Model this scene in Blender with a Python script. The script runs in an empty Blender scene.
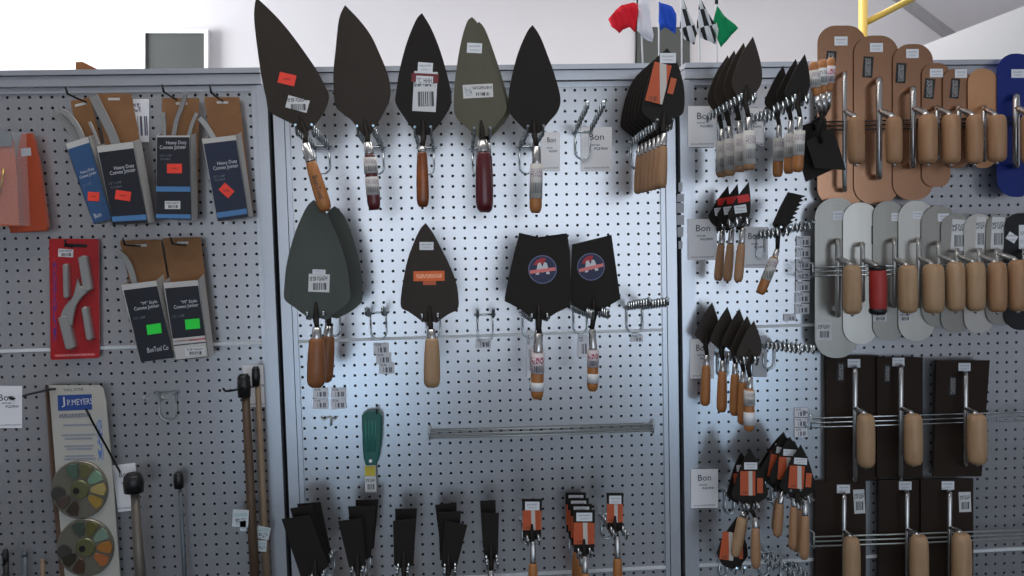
import bpy, bmesh, math, random
from mathutils import Vector, Matrix
random.seed(7)
scene = bpy.context.scene
COL = scene.collection
IN = 0.0254
Z0 = 1.90                     # height of the top row of pegboard holes
# ------------------------------------------------------------------ camera
F = 850.0
CAM = Vector((0.378, -2.095, Z0 - 0.352))
yaw, pitch, roll = map(math.radians, (3.86, -3.53, -1.41))
fw = Vector((math.sin(yaw)*math.cos(pitch), math.cos(yaw)*math.cos(pitch), math.sin(pitch)))
r0 = Vector((math.cos(yaw), -math.sin(yaw), 0)); u0 = r0.cross(fw)
RT = math.cos(roll)*r0 + math.sin(roll)*u0
UP = -math.sin(roll)*r0 + math.cos(roll)*u0
cd = bpy.data.cameras.new('camera'); cam = bpy.data.objects.new('camera', cd); COL.objects.link(cam)
cd.sensor_width = 36; cd.lens = 36*F/1024; cd.clip_start = 0.05
M = Matrix.Identity(4)
for i in range(3):
    M[i][0], M[i][1], M[i][2], M[i][3] = RT[i], UP[i], -fw[i], CAM[i]
cam.matrix_world = M
scene.camera = cam
# ------------------------------------------------------------------ world, light, exposure
w = bpy.data.worlds.new('world'); scene.world = w; w.use_nodes = True
w.node_tree.nodes['Background'].inputs[0].default_value = (0.55, 0.68, 0.9, 1)
w.node_tree.nodes['Background'].inputs[1].default_value = 0.6
scene.view_settings.view_transform = 'Standard'
scene.view_settings.look = 'None'
scene.view_settings.gamma = 1
scene.view_settings.use_curve_mapping = False
scene.view_settings.exposure = -0.08
def area(name, loc, rot, sx, sy, power, color):
    l = bpy.data.lights.new(name, 'AREA'); l.shape = 'RECTANGLE'; l.size = sx; l.size_y = sy
    l.energy = power; l.color = color
    o = bpy.data.objects.new(name, l); COL.objects.link(o); o.location = loc; o.rotation_euler = rot
    return o
# daylight in the storefront opening behind the camera (its gloss shows on the pegboard)
SHX0, SHX1, SHZ0, SHZ1, SHY = -0.95, 3.6, 0.62, 2.6, -5.0
area('storefront_daylight', ((SHX0+SHX1)/2, SHY-0.06, (SHZ0+SHZ1)/2), (math.radians(90), 0, 0), SHX1-SHX0, SHZ1-SHZ0, 52, (0.86, 0.93, 1.0))
ADDED_DOORS = ((-0.95, -0.1), (2.2, 3.1))          # unseen glazed doors, added to carry the board glare lower
for a_, b_ in ADDED_DOORS:
    area('added_door_light', ((a_+b_)/2, SHY-0.06, SHZ0/2), (math.radians(90), 0, 0), b_-a_, SHZ0-.04, 105*(b_-a_)*(SHZ0-.04)/((SHX1-SHX0)*(SHZ1-SHZ0)), (0.55, 0.78, 1.0))
# daylight in the side window behind the racks, that washes the far wall from the left
area('side_window_daylight', (-2.93, 1.5, 2.35), (math.radians(90), 0, math.radians(-90)), 1.5, 1.3, 150, (0.95, 0.97, 1.0))
# unseen lamp added over the aisle so the boards darken downward
ADDED_LAMP = (0.2, -0.95, 3.24)
area('added_aisle_light', ADDED_LAMP, (0, 0, 0), 2.6, .35, 21, (1.0, 0.95, 0.90))
ADDED_LAMP2 = (1.3, 1.1, 3.24)
area('added_rear_light', ADDED_LAMP2, (0, 0, 0), 2.4, .35, 44, (1.0, 0.97, 0.95))  # unseen lamp added to brighten the far wall and bulkhead

# ------------------------------------------------------------------ helpers
def P(px, py, d=0.0):
    v = fw + RT*((px-512)/F) + UP*((288-py)/F)
    t = (-d - CAM.y)/v.y
    return CAM + v*t
def mmpx(d): return (-d - CAM.y)/F
def lin(c):
    return tuple(((x/255)/12.92 if x/255 <= .04045 else ((x/255+.055)/1.055)**2.4) for x in c)
MATS = {}
def mat(name, rgb, rough=.5, metal=0.0, spec=.5, noise=None, alpha=None, coat=0.0, trans=0.0, bump=None):
    if name in MATS: return MATS[name]
    m = bpy.data.materials.new(name); m.use_nodes = True
    nt = m.node_tree; b = nt.nodes['Principled BSDF']; c = lin(rgb)+(1,)
    b.inputs['Base Color'].default_value = c
    b.inputs['Roughness'].default_value = rough; b.inputs['Metallic'].default_value = metal
    b.inputs['Specular IOR Level'].default_value = spec
    if coat: b.inputs['Coat Weight'].default_value = coat; b.inputs['Coat Roughness'].default_value = .15
    if trans: b.inputs['Transmission Weight'].default_value = trans
    if alpha is not None: b.inputs['Alpha'].default_value = alpha
    if noise:                      # (scale vec, strength, rgb2)
        sc, st, rgb2 = noise
        tc = nt.nodes.new('ShaderNodeTexCoord'); mp = nt.nodes.new('ShaderNodeMapping'); mp.inputs['Scale'].default_value = sc
        nz = nt.nodes.new('ShaderNodeTexNoise'); nz.inputs['Scale'].default_value = 1; nz.inputs['Detail'].default_value = 5
        rp = nt.nodes.new('ShaderNodeValToRGB'); rp.color_ramp.elements[0].position = .5-st/2; rp.color_ramp.elements[1].position = .5+st/2
        rp.color_ramp.elements[0].color = c; rp.color_ramp.elements[1].color = lin(rgb2)+(1,)
        nt.links.new(tc.outputs['Object'], mp.inputs[0]); nt.links.new(mp.outputs[0], nz.inputs['Vector'])
        nt.links.new(nz.outputs['Fac'], rp.inputs[0]); nt.links.new(rp.outputs[0], b.inputs['Base Color'])
        if bump:
            bp = nt.nodes.new('ShaderNodeBump'); bp.inputs['Strength'].default_value = bump; bp.inputs['Distance'].default_value = .001
            nt.links.new(nz.outputs['Fac'], bp.inputs['Height']); nt.links.new(bp.outputs[0], b.inputs['Normal'])
    MATS[name] = m
    return m
def print_mat(name, paper, rows, rough=.55):
    """flat print: rows of (x0,x1,z0,z1,kind,rgb,freq) in the 0..1 box of the sticker"""
    if name in MATS: return MATS[name]
    m = bpy.data.materials.new(name); m.use_nodes = True
    nt = m.node_tree; b = nt.nodes['Principled BSDF']; b.inputs['Roughness'].default_value = rough
    tc = nt.nodes.new('ShaderNodeTexCoord'); sp = nt.nodes.new('ShaderNodeSeparateXYZ'); nt.links.new(tc.outputs['Generated'], sp.inputs[0])
    def math_(op, a, b_=None):
        n = nt.nodes.new('ShaderNodeMath'); n.operation = op
        for i, v in enumerate((a, b_)):
            if v is None: continue
            if isinstance(v, (int, float)): n.inputs[i].default_value = v
            else: nt.links.new(v, n.inputs[i])
        return n.outputs[0]
    X, Z = sp.outputs['X'], sp.outputs['Z']
    cur = None
    for (x0, x1, z0, z1, kind, rgb, fr) in rows:
        k = math_('MULTIPLY', math_('MULTIPLY', math_('GREATER_THAN', X, x0), math_('LESS_THAN', X, x1)),
                  math_('MULTIPLY', math_('GREATER_THAN', Z, z0), math_('LESS_THAN', Z, z1)))
        if kind in ('bars', 'text'):
            nz = nt.nodes.new('ShaderNodeTexNoise'); nz.noise_dimensions = '1D' if kind == 'bars' else '2D'
            nz.inputs['Scale'].default_value = fr; nz.inputs['Detail'].default_value = 0
            if kind == 'bars': nt.links.new(X, nz.inputs['W'])
            else:
                cb = nt.nodes.new('ShaderNodeCombineXYZ'); nt.links.new(X, cb.inputs[0])
                nt.links.new(math_('MULTIPLY', Z, 1.0), cb.inputs[1]); nt.links.new(cb.outputs[0], nz.inputs['Vector'])
            k = math_('MULTIPLY', k, math_('GREATER_THAN', nz.outputs['Fac'], .48))
        mx = nt.nodes.new('ShaderNodeMix'); mx.data_type = 'RGBA'
        nt.links.new(k, mx.inputs['Factor'])
        if cur is None: mx.inputs['A'].default_value = lin(paper)+(1,)
        else: nt.links.new(cur, mx.inputs['A'])
        mx.inputs['B'].default_value = lin(rgb)+(1,)
        cur = mx.outputs['Result']
    if cur is None: b.inputs['Base Color'].default_value = lin(paper)+(1,)
    else: nt.links.new(cur, b.inputs['Base Color'])
    MATS[name] = m
    return m

class MB:
    def __init__(s): s.v = []; s.f = []; s.smooth = []
    def add(s, vs, fs, smooth=False):
        o = len(s.v); s.v += [Vector(v) for v in vs]; s.f += [tuple(i+o for i in f) for f in fs]; s.smooth += [smooth]*len(fs)
    def box(s, a, b):
        x0, y0, z0 = a; x1, y1, z1 = b
        s.add([(x0,y0,z0),(x1,y0,z0),(x1,y1,z0),(x0,y1,z0),(x0,y0,z1),(x1,y0,z1),(x1,y1,z1),(x0,y1,z1)],
              [(0,3,2,1),(4,5,6,7),(0,1,5,4),(1,2,6,5),(2,3,7,6),(3,0,4,7)])
    def prism(s, pts, off, bevel=0.0):
        """flat outline facing -y (towards the shop), extruded by off; optional softened front rim"""
        pts = [Vector(p) for p in pts]; off = Vector(off); n = len(pts)
        ar = sum(pts[i].x*pts[(i+1)%n].z - pts[(i+1)%n].x*pts[i].z for i in range(n))
        if ar < 0: pts.reverse()
        rings = []
        if bevel:
            c = sum(pts, Vector())/n
            ins = []
            for i in range(n):
                a, b, e = pts[i-1], pts[i], pts[(i+1)%n]
                t1 = (b-a).normalized(); t2 = (e-b).normalized()
                nn = Vector((-(t1.z+t2.z), 0, t1.x+t2.x))
                nn = nn.normalized() if nn.length > 1e-6 else Vector()
                ins.append(b+nn*bevel)
            rings = [ins, [p+Vector((0, bevel, 0)) for p in pts], [p+off for p in pts]]
        else: rings = [pts, [p+off for p in pts]]
        vs = [p for r in rings for p in r]; fs = [tuple(range(n)), tuple(reversed(range((len(rings)-1)*n, len(rings)*n)))]
        for k in range(len(rings)-1):
            for i in range(n):
                j = (i+1) % n
                fs.append((k*n+i, (k+1)*n+i, (k+1)*n+j, k*n+j))
        s.add(vs, fs)
    def tube(s, path, rad, n=8, flat=1.0, caps=True):
        path = [Vector(p) for p in path]; m = len(path)
        if not isinstance(rad, (list, tuple)): rad = [rad]*m
        vs = []; prev = None
        for i, p in enumerate(path):
            t = (path[min(i+1, m-1)] - path[max(i-1, 0)])
            t = t.normalized() if t.length > 1e-9 else Vector((0,0,1))
            a = prev if prev is not None else (Vector((0,-1,0)) if abs(t.y) < .9 else Vector((1,0,0)))
            a = (a - t*a.dot(t)); a = a.normalized() if a.length > 1e-6 else t.orthogonal().normalized()
            prev = a; b = t.cross(a)
            for k in range(n):
                an = 2*math.pi*k/n
                vs.append(p + (a*math.cos(an)*flat + b*math.sin(an))*rad[i])
        fs = []
        for i in range(m-1):
            for k in range(n):
                fs.append((i*n+k, i*n+(k+1)%n, (i+1)*n+(k+1)%n, (i+1)*n+k))
        s.add(vs, fs, True)
        if caps: s.f += [tuple(len(s.v)-len(vs)+k for k in reversed(range(n))), tuple(len(s.v)-n+k for k in range(n))]; s.smooth += [False, False]
    def lathe(s, a, b, prof, n=16, flat=1.0):
        a = Vector(a); b = Vector(b)
        s.tube([a.lerp(b, t) for t, r in prof], [r for t, r in prof], n, flat)
    def build(s, name, m, parent=None, origin=None):
        o3 = Vector(origin) if origin is not None else (parent_origin(parent) if parent else Vector())
        me = bpy.data.meshes.new(name); me.from_pydata([v-o3 for v in s.v], [], s.f)
        me.polygons.foreach_set('use_smooth', s.smooth); me.materials.append(m); me.update()
        bm = bmesh.new(); bm.from_mesh(me); bmesh.ops.recalc_face_normals(bm, faces=bm.faces); bm.to_mesh(me); bm.free()
        o = bpy.data.objects.new(name, me); COL.objects.link(o)
        if parent is not None: o.parent = parent; ORG[o.name] = o3
        else: o.location = o3; ORG[o.name] = o3
        return o
ORG = {}
def parent_origin(p): return ORG[p.name]
def tag(o, label, cat, group=None):
    o['label'] = label; o['category'] = cat
    if group: o['group'] = group
    return o
def thing(name, label, cat, loc, group=None):
    o = bpy.data.objects.new(name, None); COL.objects.link(o); o.location = loc; o.empty_display_size = .02
    ORG[o.name] = Vector(loc)
    return tag(o, label, cat, group)
def struct(o): o['kind'] = 'structure'; return o
def copy_tree(o, off=(0,0,0), label=None, parent=None, rot=0.0, skip=()):
    c = o.copy(); COL.objects.link(c); c.parent = parent
    if parent is None:
        c.location = Vector(o.location) + Vector(off); c.rotation_euler.y += rot
        if label: c['label'] = label
    for ch in list(o.children):
        if ch.name.split('.')[0] not in skip: copy_tree(ch, parent=c)
    return c
def spline(pts, k=4):
    """Catmull-Rom through an open run of 2-d points"""
    if len(pts) < 3: return list(pts)
    q = [pts[0]] + list(pts) + [pts[-1]]; out = []
    for i in range(1, len(q)-2):
        a, b, c, d = q[i-1:i+3]
        for j in range(k):
            t = j/k
            out.append(tuple(.5*(2*b[n] + (c[n]-a[n])*t + (2*a[n]-5*b[n]+4*c[n]-d[n])*t*t + (3*b[n]-a[n]-3*c[n]+d[n])*t**3) for n in (0, 1)))
    out.append(pts[-1])
    return out
def plate(mb, pts, d, th, bevel=0.0):
    mb.prism([P(x, y, d) for x, y in pts], (0, th, 0), bevel)
def rquad(cx, cy, wd, h, ang=0.0):
    a = math.radians(ang); c, s = math.cos(a), math.sin(a)
    return [(cx+x*c+y*s, cy-x*s+y*c) for x, y in ((-wd/2,-h/2),(wd/2,-h/2),(wd/2,h/2),(-wd/2,h/2))]
def sticker(parent, cx, cy, wd, h, d, m, ang=0.0, name='sticker', label=None, th=.0004):
    mb = MB(); plate(mb, rquad(cx, cy, wd, h, ang), d+th, th)
    o = mb.build(name, m, parent)
    if label: o['label'] = label
    return o
TXT = {}
def text(parent, s, cx, cy, wd, h, d, m, ang=0.0, name='lettering'):
    """flat printed letters, fitted to a box of wd x h pixels"""
    if s not in TXT:
        cu = bpy.data.curves.new('t', 'FONT'); cu.body = s; cu.resolution_u = 2; cu.align_x = 'CENTER'
        to = bpy.data.objects.new('t', cu); COL.objects.link(to)
        dg = bpy.context.evaluated_depsgraph_get(); me = bpy.data.meshes.new_from_object(to.evaluated_get(dg))
        vs = [v.co.copy() for v in me.vertices]; fs = [tuple(p.vertices) for p in me.polygons]
        bpy.data.objects.remove(to); bpy.data.curves.remove(cu); bpy.data.meshes.remove(me)
        TXT[s] = (vs, fs)
    vs, fs = TXT[s]
    x0, x1 = min(v.x for v in vs), max(v.x for v in vs); y0, y1 = min(v.y for v in vs), max(v.y for v in vs)
    k = mmpx(d); a = math.radians(ang); c = P(cx, cy, d)
    out = []
    for v in vs:
        x = ((v.x-x0)/(x1-x0)-.5)*wd*k; z = ((v.y-y0)/(y1-y0)-.5)*h*k
        out.append((c.x + x*math.cos(a) - z*math.sin(a), -d, c.z + x*math.sin(a) + z*math.cos(a)))
    mb = MB(); mb.add(out, fs)
    return mb.build(name, m, parent)

# ------------------------------------------------------------------ materials
BOARD = mat('pegboard_paint', (192, 194, 199), .24, .71)
PAINT = mat('rack_paint', (192, 196, 204), .27, .6)
DARKGAP = mat('rack_dark', (12, 13, 16), .9)
STEEL_DK = mat('tempered_steel_dark', (44, 37, 31), .55, .35, .4, noise=((30, 30, 12), .6, (52, 44, 38)))
STEEL_BK = mat('tempered_steel_black', (32, 28, 25), .6, .3, .3)
STEEL_OL = mat('tempered_steel_olive', (82, 80, 66), .5, .4, .4, noise=((30, 30, 12), .6, (90, 87, 73)))
STEEL_GR = mat('tempered_steel_grey', (66, 70, 66), .5, .4, .4, noise=((30, 30, 12), .6, (74, 78, 73)))
CHROME = mat('zinc_wire', (190, 200, 205), .22, .95)
WIRE = mat('grey_wire', (168, 174, 172), .35, .6)
BLACKWIRE = mat('black_wire', (30, 32, 36), .4, .5)
FERR = mat('ferrule_steel', (185, 185, 185), .25, .95)
WOOD = mat('handle_wood', (176, 138, 104), .5, 0, .4, noise=((70, 70, 9), .7, (146, 108, 78)))
WOODL = mat('handle_wood_pale', (180, 150, 118), .5, 0, .4, noise=((70, 70, 9), .7, (156, 124, 92)))
WOODO = mat('handle_wood_orange', (178, 120, 66), .45, 0, .5, noise=((70, 70, 9), .7, (152, 94, 48)))
WOODB = mat('handle_wood_brown', (150, 96, 56), .4, 0, .5, noise=((70, 70, 9), .7, (120, 72, 40)))
MAROON = mat('handle_maroon', (84, 16, 24), .35, 0, .5, coat=.3)
AMBER = mat('handle_amber', (150, 80, 26), .35, 0, .5, noise=((30, 30, 20), .5, (92, 46, 22)), coat=.3)
PAPER = mat('white_paper', (212, 214, 218), .6)
PAPERG = mat('grey_paper', (176, 178, 186), .6)
PRICE = print_mat('price_sticker', (216, 220, 226), [(.15,.85,.58,.74,'text',(150,150,160),30), (.2,.8,.24,.4,'text',(176,176,184),26)])
BARC = print_mat('barcode_sticker', (206, 208, 210), [(.2,.82,.14,.5,'bars',(48,48,52),26), (.1,.9,.62,.84,'text',(110,110,116),16)])
BARC2 = print_mat('wide_barcode_sticker', (206, 206, 206), [(.4,.9,.18,.4,'bars',(70,70,70),30), (.3,.95,.62,.82,'text',(80,80,80),26), (.06,.3,.2,.8,'text',(150,160,175),9)])
ORANGEPK = print_mat('orange_sleeve', (186, 82, 42), [(.55,.8,.0,1,'solid',(196,190,184),1), (.1,.45,.08,.2,'bars',(120,60,30),20)])
ORANGE = mat('orange_card', (186, 86, 44), .5)
REDST = print_mat('fluorescent_red_sticker', (240, 66, 48), [(.3,.7,.42,.58,'text',(160,40,36),20)])
GREENST = print_mat('fluorescent_green_sticker', (40, 226, 70), [])
BLACKLB = print_mat('black_label', (22, 22, 24), [(.25,.75,.1,.9,'text',(150,150,150),14)])
CARDB = mat('cardboard', (138, 98, 62), .75, noise=((20, 20, 20), .6, (122, 84, 52)))
NAVY = mat('navy_print', (18, 21, 34), .5)
NAVY2 = mat('navy_print_mid', (24, 34, 60), .5)
BLUEPR = mat('blue_print', (44, 80, 122), .45)
BLUEBAND = mat('light_blue_band', (74, 124, 176), .45)
BOXWH = mat('box_white', (190, 188, 186), .55)
INK = mat('ink_dark', (40, 42, 56), .6)
INKW = mat('ink_white', (206, 208, 214), .6)
INKG = mat('ink_grey', (120, 126, 140), .6)
REDCARD = mat('red_card', (172, 26, 32), .4, noise=((10, 10, 10), .5, (160, 22, 28)))
METAL = mat('bare_metal', (176, 176, 174), .35, .75)
COPPER = mat('copper_steel', (186, 144, 116), .24, .9, noise=((5, 5, 2.5), .6, (168, 126, 100)))
SILVER = mat('stainless_blade', (208, 206, 200), .28, .8, noise=((60, 60, 1.5), .7, (192, 190, 184)))
SILVERD = mat('stainless_blade_dark', (164, 162, 156), .3, .75, noise=((60, 60, 1.5), .7, (150, 148, 142)))
NAVYBL = mat('blue_steel_blade', (24, 44, 120), .35, .4)
BROWNFL = mat('brown_float_board', (38, 29, 23), .65, 0, .2, noise=((12, 12, 2), .6, (48, 36, 28)))
BLACKPL = mat('black_plastic', (22, 22, 23), .4)
GREENPL = mat('green_plastic', (18, 92, 84), .4)
YELLOWLB = mat('yellow_label', (206, 186, 60), .5)
YELLOWST = mat('yellow_steel', (236, 198, 92), .4)
REDPL = mat('red_rubber', (160, 44, 40), .5)
CLEAR = mat('clear_plastic', (225, 230, 235), .12, 0, .5, alpha=.10)
POLEG = mat('galvanised_pole', (110, 104, 96), .45, .5)
POLEB = mat('brown_pole', (84, 66, 50), .5, .1)
POLEL = mat('tan_pole', (136, 116, 94), .5, .1)
GREYBL = mat('grey_blue_steel', (98, 106, 114), .45, .5)

# ------------------------------------------------------------------ room
def slab(name, a, b, m):
    mb = MB(); mb.box(a, b); return struct(mb.build(name, m))
WALLM = mat('wall_paint', (214, 212, 216), .8, 0, .3, noise=((.6, .6, .6), .8, (208, 206, 210)))
FLOORM = mat('floor_vinyl', (40, 38, 35), .5, noise=((3, 3, 3), .6, (48, 45, 42)))
CEILM = mat('ceiling_paint', (226, 224, 222), .85)
XL, XR, YB, YF, ZC = -3.0, 4.6, 2.5, SHY, 3.3
slab('floor', (XL-.1, YF-.1, -.1), (XR+.1, YB+.1, 0), FLOORM)
slab('ceiling', (XL-.1, YF-.1, ZC), (XR+.1, YB+.1, ZC+.1), CEILM)
slab('wall_back', (XL-.1, YB, 0), (XR+.1, YB+.1, ZC), WALLM)
slab('wall_right', (XR, YF, 0), (XR+.1, YB, ZC), WALLM)
mb = MB()
for a, b in (((XL-.1, YF, 0), (XL, .75, ZC)), ((XL-.1, 2.25, 0), (XL, YB, ZC)), ((XL-.1, .75, 0), (XL, 2.25, 1.7)), ((XL-.1, .75, 3.0), (XL, 2.25, ZC))): mb.box(a, b)
struct(mb.build('wall_left', WALLM))
mb = MB()
for a, b in (((XL-.1, YF-.1, 0), (SHX0, YF, ZC)), ((SHX1, YF-.1, 0), (XR+.1, YF, ZC)),  ((SHX0, YF-.1, SHZ1), (SHX1, YF, ZC))): mb.box(a, b)
rz = MB()
for a_, b_ in ((ADDED_DOORS[0][1], ADDED_DOORS[1][0]), (ADDED_DOORS[1][1], SHX1)): rz.box((a_, YF-.1, 0), (b_, YF, SHZ0))
struct(rz.build('wall_front_added_riser', mat('added_dark_riser', (52, 48, 45), .6)))  # unseen dark riser added to keep the lower boards' reflections dark
struct(mb.build('wall_front', mat('front_wall_paint', (206, 202, 198), .8)))
wf = MB()
for x in (SHX0, SHX0+(SHX1-SHX0)/3, SHX0+(SHX1-SHX0)*2/3, SHX1-.05): wf.box((x, YF-.04, SHZ0), (x+.05, YF+.02, SHZ1))
for z in (SHZ0, SHZ1-.05): wf.box((SHX0, YF-.04, z), (SHX1, YF+.02, z+.05))
struct(wf.build('window_1', mat('window_frame_dark', (60, 60, 62), .5)))
wf = MB()
for y in (.75, 1.48, 2.2): wf.box((XL-.06, y, 1.7), (XL+.02, y+.05, 3.0))
for z in (1.7, 2.95): wf.box((XL-.06, .75, z), (XL+.02, 2.25, z+.05))
struct(wf.build('window_2', mat('window_frame_white', (220, 220, 220), .5)))
# dark grey framed panels on the far wall
def wall_panel(label, x0, y0, x1, y1, ybot, frame):
    d = -(YB-.03)
    o = P((x0+x1)/2, ybot, d); t = thing('framed_wall_panel', label, 'panel', o)
    mb = MB(); plate(mb, [(x0,y0),(x1,y0),(x1,ybot),(x0,ybot)], d, .025); mb.build('panel', mat('slate_panel', (74, 76, 74), .6, noise=((4, 4, 4), .6, (66, 70, 68))), t)
    if frame:
        for q in ([(x0-1,y0-4),(x1+4,y0-4),(x1+4,y0),(x0-1,y0)], [(x1,y0),(x1+4,y0),(x1+4,ybot),(x1,ybot)], [(x0-3,y0-4),(x0,y0-4),(x0,ybot),(x0-3,ybot)]):
            mb = MB(); plate(mb, q, d+.012, .037); mb.build('frame_rail', mat('white_frame', (228, 228, 230), .5), t)
wall_panel('slate grey panel in a white frame on the wall above the left rack', 145, 33, 204, 100, 110, True)
wall_panel('dark grey panel on the wall behind the small flags', 636, 27, 690, 100, 120, False)
# sloping white bulkhead behind the rack; the grey strip paints a beam's shadow
mb = MB(); mb.prism([P(x, y, -1.5) for x, y in ((880, 62), (1024, 6), (1150, -44), (1150, 150), (880, 150))], (0, .5, 0))
struct(mb.build('wall_bulkhead', mat('bulkhead_paint', (232, 233, 236), .7)))
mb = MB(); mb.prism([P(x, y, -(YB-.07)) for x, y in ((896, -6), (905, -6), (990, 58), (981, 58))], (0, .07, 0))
struct(mb.build('trim_1', mat('beam_shadow_grey', (150, 148, 150), .8)))
# yellow ladder frame
b0 = P(863, 40, -.7); base = Vector((b0.x, b0.y, 0))
t = thing('rolling_ladder', 'yellow tubular steel ladder frame standing behind the right rack', 'ladder', base)
top = P(863, -60, -.7)
mb = MB(); mb.tube([base, Vector((b0.x, b0.y, top.z))], .0075*1.9, 10); mb.build('post', YELLOWST, t)
q0 = P(865, 23, -.7); q1 = P(960, -26, -.7); q2 = P(1150, 0, -.7); zr = q1.z
mb = MB(); mb.tube([q0, q1], .011, 10); mb.build('brace', YELLOWST, t)
mb = MB(); mb.tube([(b0.x, b0.y, zr), (q2.x, b0.y, zr)], .011, 10); mb.build('top_rail', YELLOWST, t)
mb = MB(); mb.tube([Vector((q2.x, b0.y, 0)), Vector((q2.x, b0.y, top.z))], .014, 10); mb.build('post', YELLOWST, t)
for z in (.4, .8, 1.2): mb = MB(); mb.tube([(b0.x, b0.y, z), (q2.x, b0.y, z)], .01, 8); mb.build('rung', YELLOWST, t)
# unseen housings for the two added ceiling lamps
for LP, lab in ((ADDED_LAMP, 'added unseen ceiling light fitting above the aisle before the racks'), (ADDED_LAMP2, 'added unseen ceiling light fitting behind the racks')):
    t = thing('added_ceiling_light', lab, 'ceiling light', (LP[0], LP[1], ZC))
    mb = MB(); mb.box((LP[0]-1.25, LP[1]-.22, LP[2]+.005), (LP[0]+1.25, LP[1]+.22, ZC)); mb.build('housing', mat('added_lamp_white', (225, 225, 225), .5), t)
    for sy in (-1, 1): mb = MB(); mb.box((LP[0]-1.25, LP[1]+sy*.21-.01, LP[2]-.03), (LP[0]+1.25, LP[1]+sy*.21+.01, LP[2]+.005)); mb.build('rim', MATS['added_lamp_white'], t)

# ------------------------------------------------------------------ pegboard racks
def board_mesh(nrow):
    vs = []; fs = []; R = .0036; N = 8; idx = {}
    def V(p):
        k = (round(p[0]*1e5), round(p[1]*1e5), round(p[2]*1e5))
        if k not in idx: idx[k] = len(vs); vs.append(p)
        return idx[k]
    h = IN/2
    sq = [(1,0),(1,1),(0,1),(-1,1),(-1,0),(-1,-1),(0,-1),(1,-1)]
    for r in range(nrow):
        for c in range(36):
            x, z = c*IN, -r*IN
            out = [V((x+a*h, 0, z+b*h)) for a, b in sq]
            inn = [V((x+R*math.cos(math.pi*k/4), 0, z+R*math.sin(math.pi*k/4))) for k in range(N)]
            bk = [V((x+R*math.cos(math.pi*k/4), .004, z+R*math.sin(math.pi*k/4))) for k in range(N)]
            for k in range(N):
                j = (k+1) % N
                fs.append((inn[k], out[k], out[j], inn[j])); fs.append((inn[k], inn[j], bk[j], bk[k]))
    me = bpy.data.meshes.new('pegboard'); me.from_pydata(vs, [], fs); me.materials.append(BOARD); me.update()
    return me
BM = {24: board_mesh(24), 22: board_mesh(22)}
PITCH = .987
ZT = Z0 + .02
for bi, lab in ((-1, 'left rack of perforated grey pegboard holding boxed jointers'), (0, 'centre rack of perforated grey pegboard with the large trowels'), (1, 'right rack of perforated grey pegboard holding floats and small trowels')):
    X = bi*PITCH
    t = thing('pegboard_rack', lab, 'pegboard', (X+.4445, 0, 0))
    t.location.z = 0
    for r, n in ((0, 24), (24, 24), (48, 22)):
        o = bpy.data.objects.new('pegboard', BM[n]); COL.objects.link(o); o.parent = t; o.location = (-.4445, 0, Z0-r*IN)
        zt = Z0-r*IN+IN/2
        if r:
            mb = MB(); mb.box((X-.006, -.0035, zt-.004), (X+.889+.006, .003, zt+.003)); mb.build('seam_lip', mat('seam_lip_paint', (214, 218, 222), .4), t)
    mb = MB(); mb.box((X-.04, .03, .05), (X+.929, .045, ZT)); mb.build('backing', DARKGAP, t)
    for sx in (-1, 1):
        xe = X-.006 if sx < 0 else X+.895
        mb = MB(); mb.box((min(xe, xe+sx*.011), -.006, .02), (max(xe, xe+sx*.011), .02, ZT)); mb.build('edge_strip', PAINT, t)
        a = xe+sx*.012; mb = MB(); mb.box((min(a, a+sx*.025), -.010, 0), (max(a, a+sx*.025), .045, ZT)); mb.build('upright', PAINT, t)
    mb = MB(); mb.box((X-.017, -.005, Z0+.0075), (X+.906, .02, Z0+.020)); mb.build('top_rail', PAINT, t)
    mb = MB(); mb.box((X-.03, -.012, Z0+.023), (X+.919, .08, Z0+.046)); mb.box((X-.03, -.018, Z0+.048), (X+.919, .08, Z0+.060)); mb.build('top_cap', PAINT, t)
    mb = MB(); mb.box((X-.02, -.004, .02), (X+.909, .02, Z0-69*IN-IN/2)); mb.build('kick_plate', PAINT, t)
# dark joints between the racks
for k, xx in enumerate((-.049, PITCH-.049)):
    mb = MB(); mb.box((xx-.008, .02, 0), (xx+.008, .04, ZT)); struct(mb.build('trim_%d' % (k+2), DARKGAP))
# peeled stickers on the right-hand upright of the centre rack
t = thing('peeled_label_strip', 'row of grey torn label remains on the upright beside the wooden handles', 'label', P(681, 250, .0105))
for (yy, h, wd) in ((187, 9, 4), (198, 8, 7), (208, 10, 7), (220, 10, 7), (232, 10, 6), (245, 8, 4)):
    sticker(t, 680.5, yy, wd, h, .0102, PAPERG, name='label_patch')

# ------------------------------------------------------------------ wire hooks
def hook(px, py, d, length, label, half=.017, wavy=True, loop=True, up=.01, group=None, m=None, wave_n=None):
    """double-prong trowel hook whose prongs pass through pixel (px,py) at depth d"""
    c = P(px, py, d); x, z = c.x, c.z - up*(d/max(length, .01)) - (.007 if d > .1 else 0)
    t = thing('trowel_hook', label, 'hook', (x, 0, z), group); m = m or CHROME
    for s in (-1, 1):
        path = []; n = int(length/.0035) if wavy else 6
        for i in range(n+1):
            y = length*i/n
            path.append((x+s*half, -y, z + up*y/length + (.0095*math.sin(2*math.pi*y/.027) if wavy and y > .02 else 0)))
        path.append((x+s*half, -length-.002, z+up+.009))
        mb = MB(); mb.tube(path, .0029, 6); mb.build('prong', m, t)
    mb = MB(); mb.tube([(x-half-.008, -.004, z), (x+half+.008, -.004, z)], .0025, 6); mb.build('cross_wire', m, t)
    if loop:
        path = [(x-half, -.006, z)] + [(x-half*math.cos(a), -.008, z-.048-half*math.sin(a)) for a in [math.pi*k/10 for k in range(11)]] + [(x+half, -.006, z)]
        mb = MB(); mb.tube(path, .0020, 6); mb.build('loop', m, t)
    return t
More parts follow.
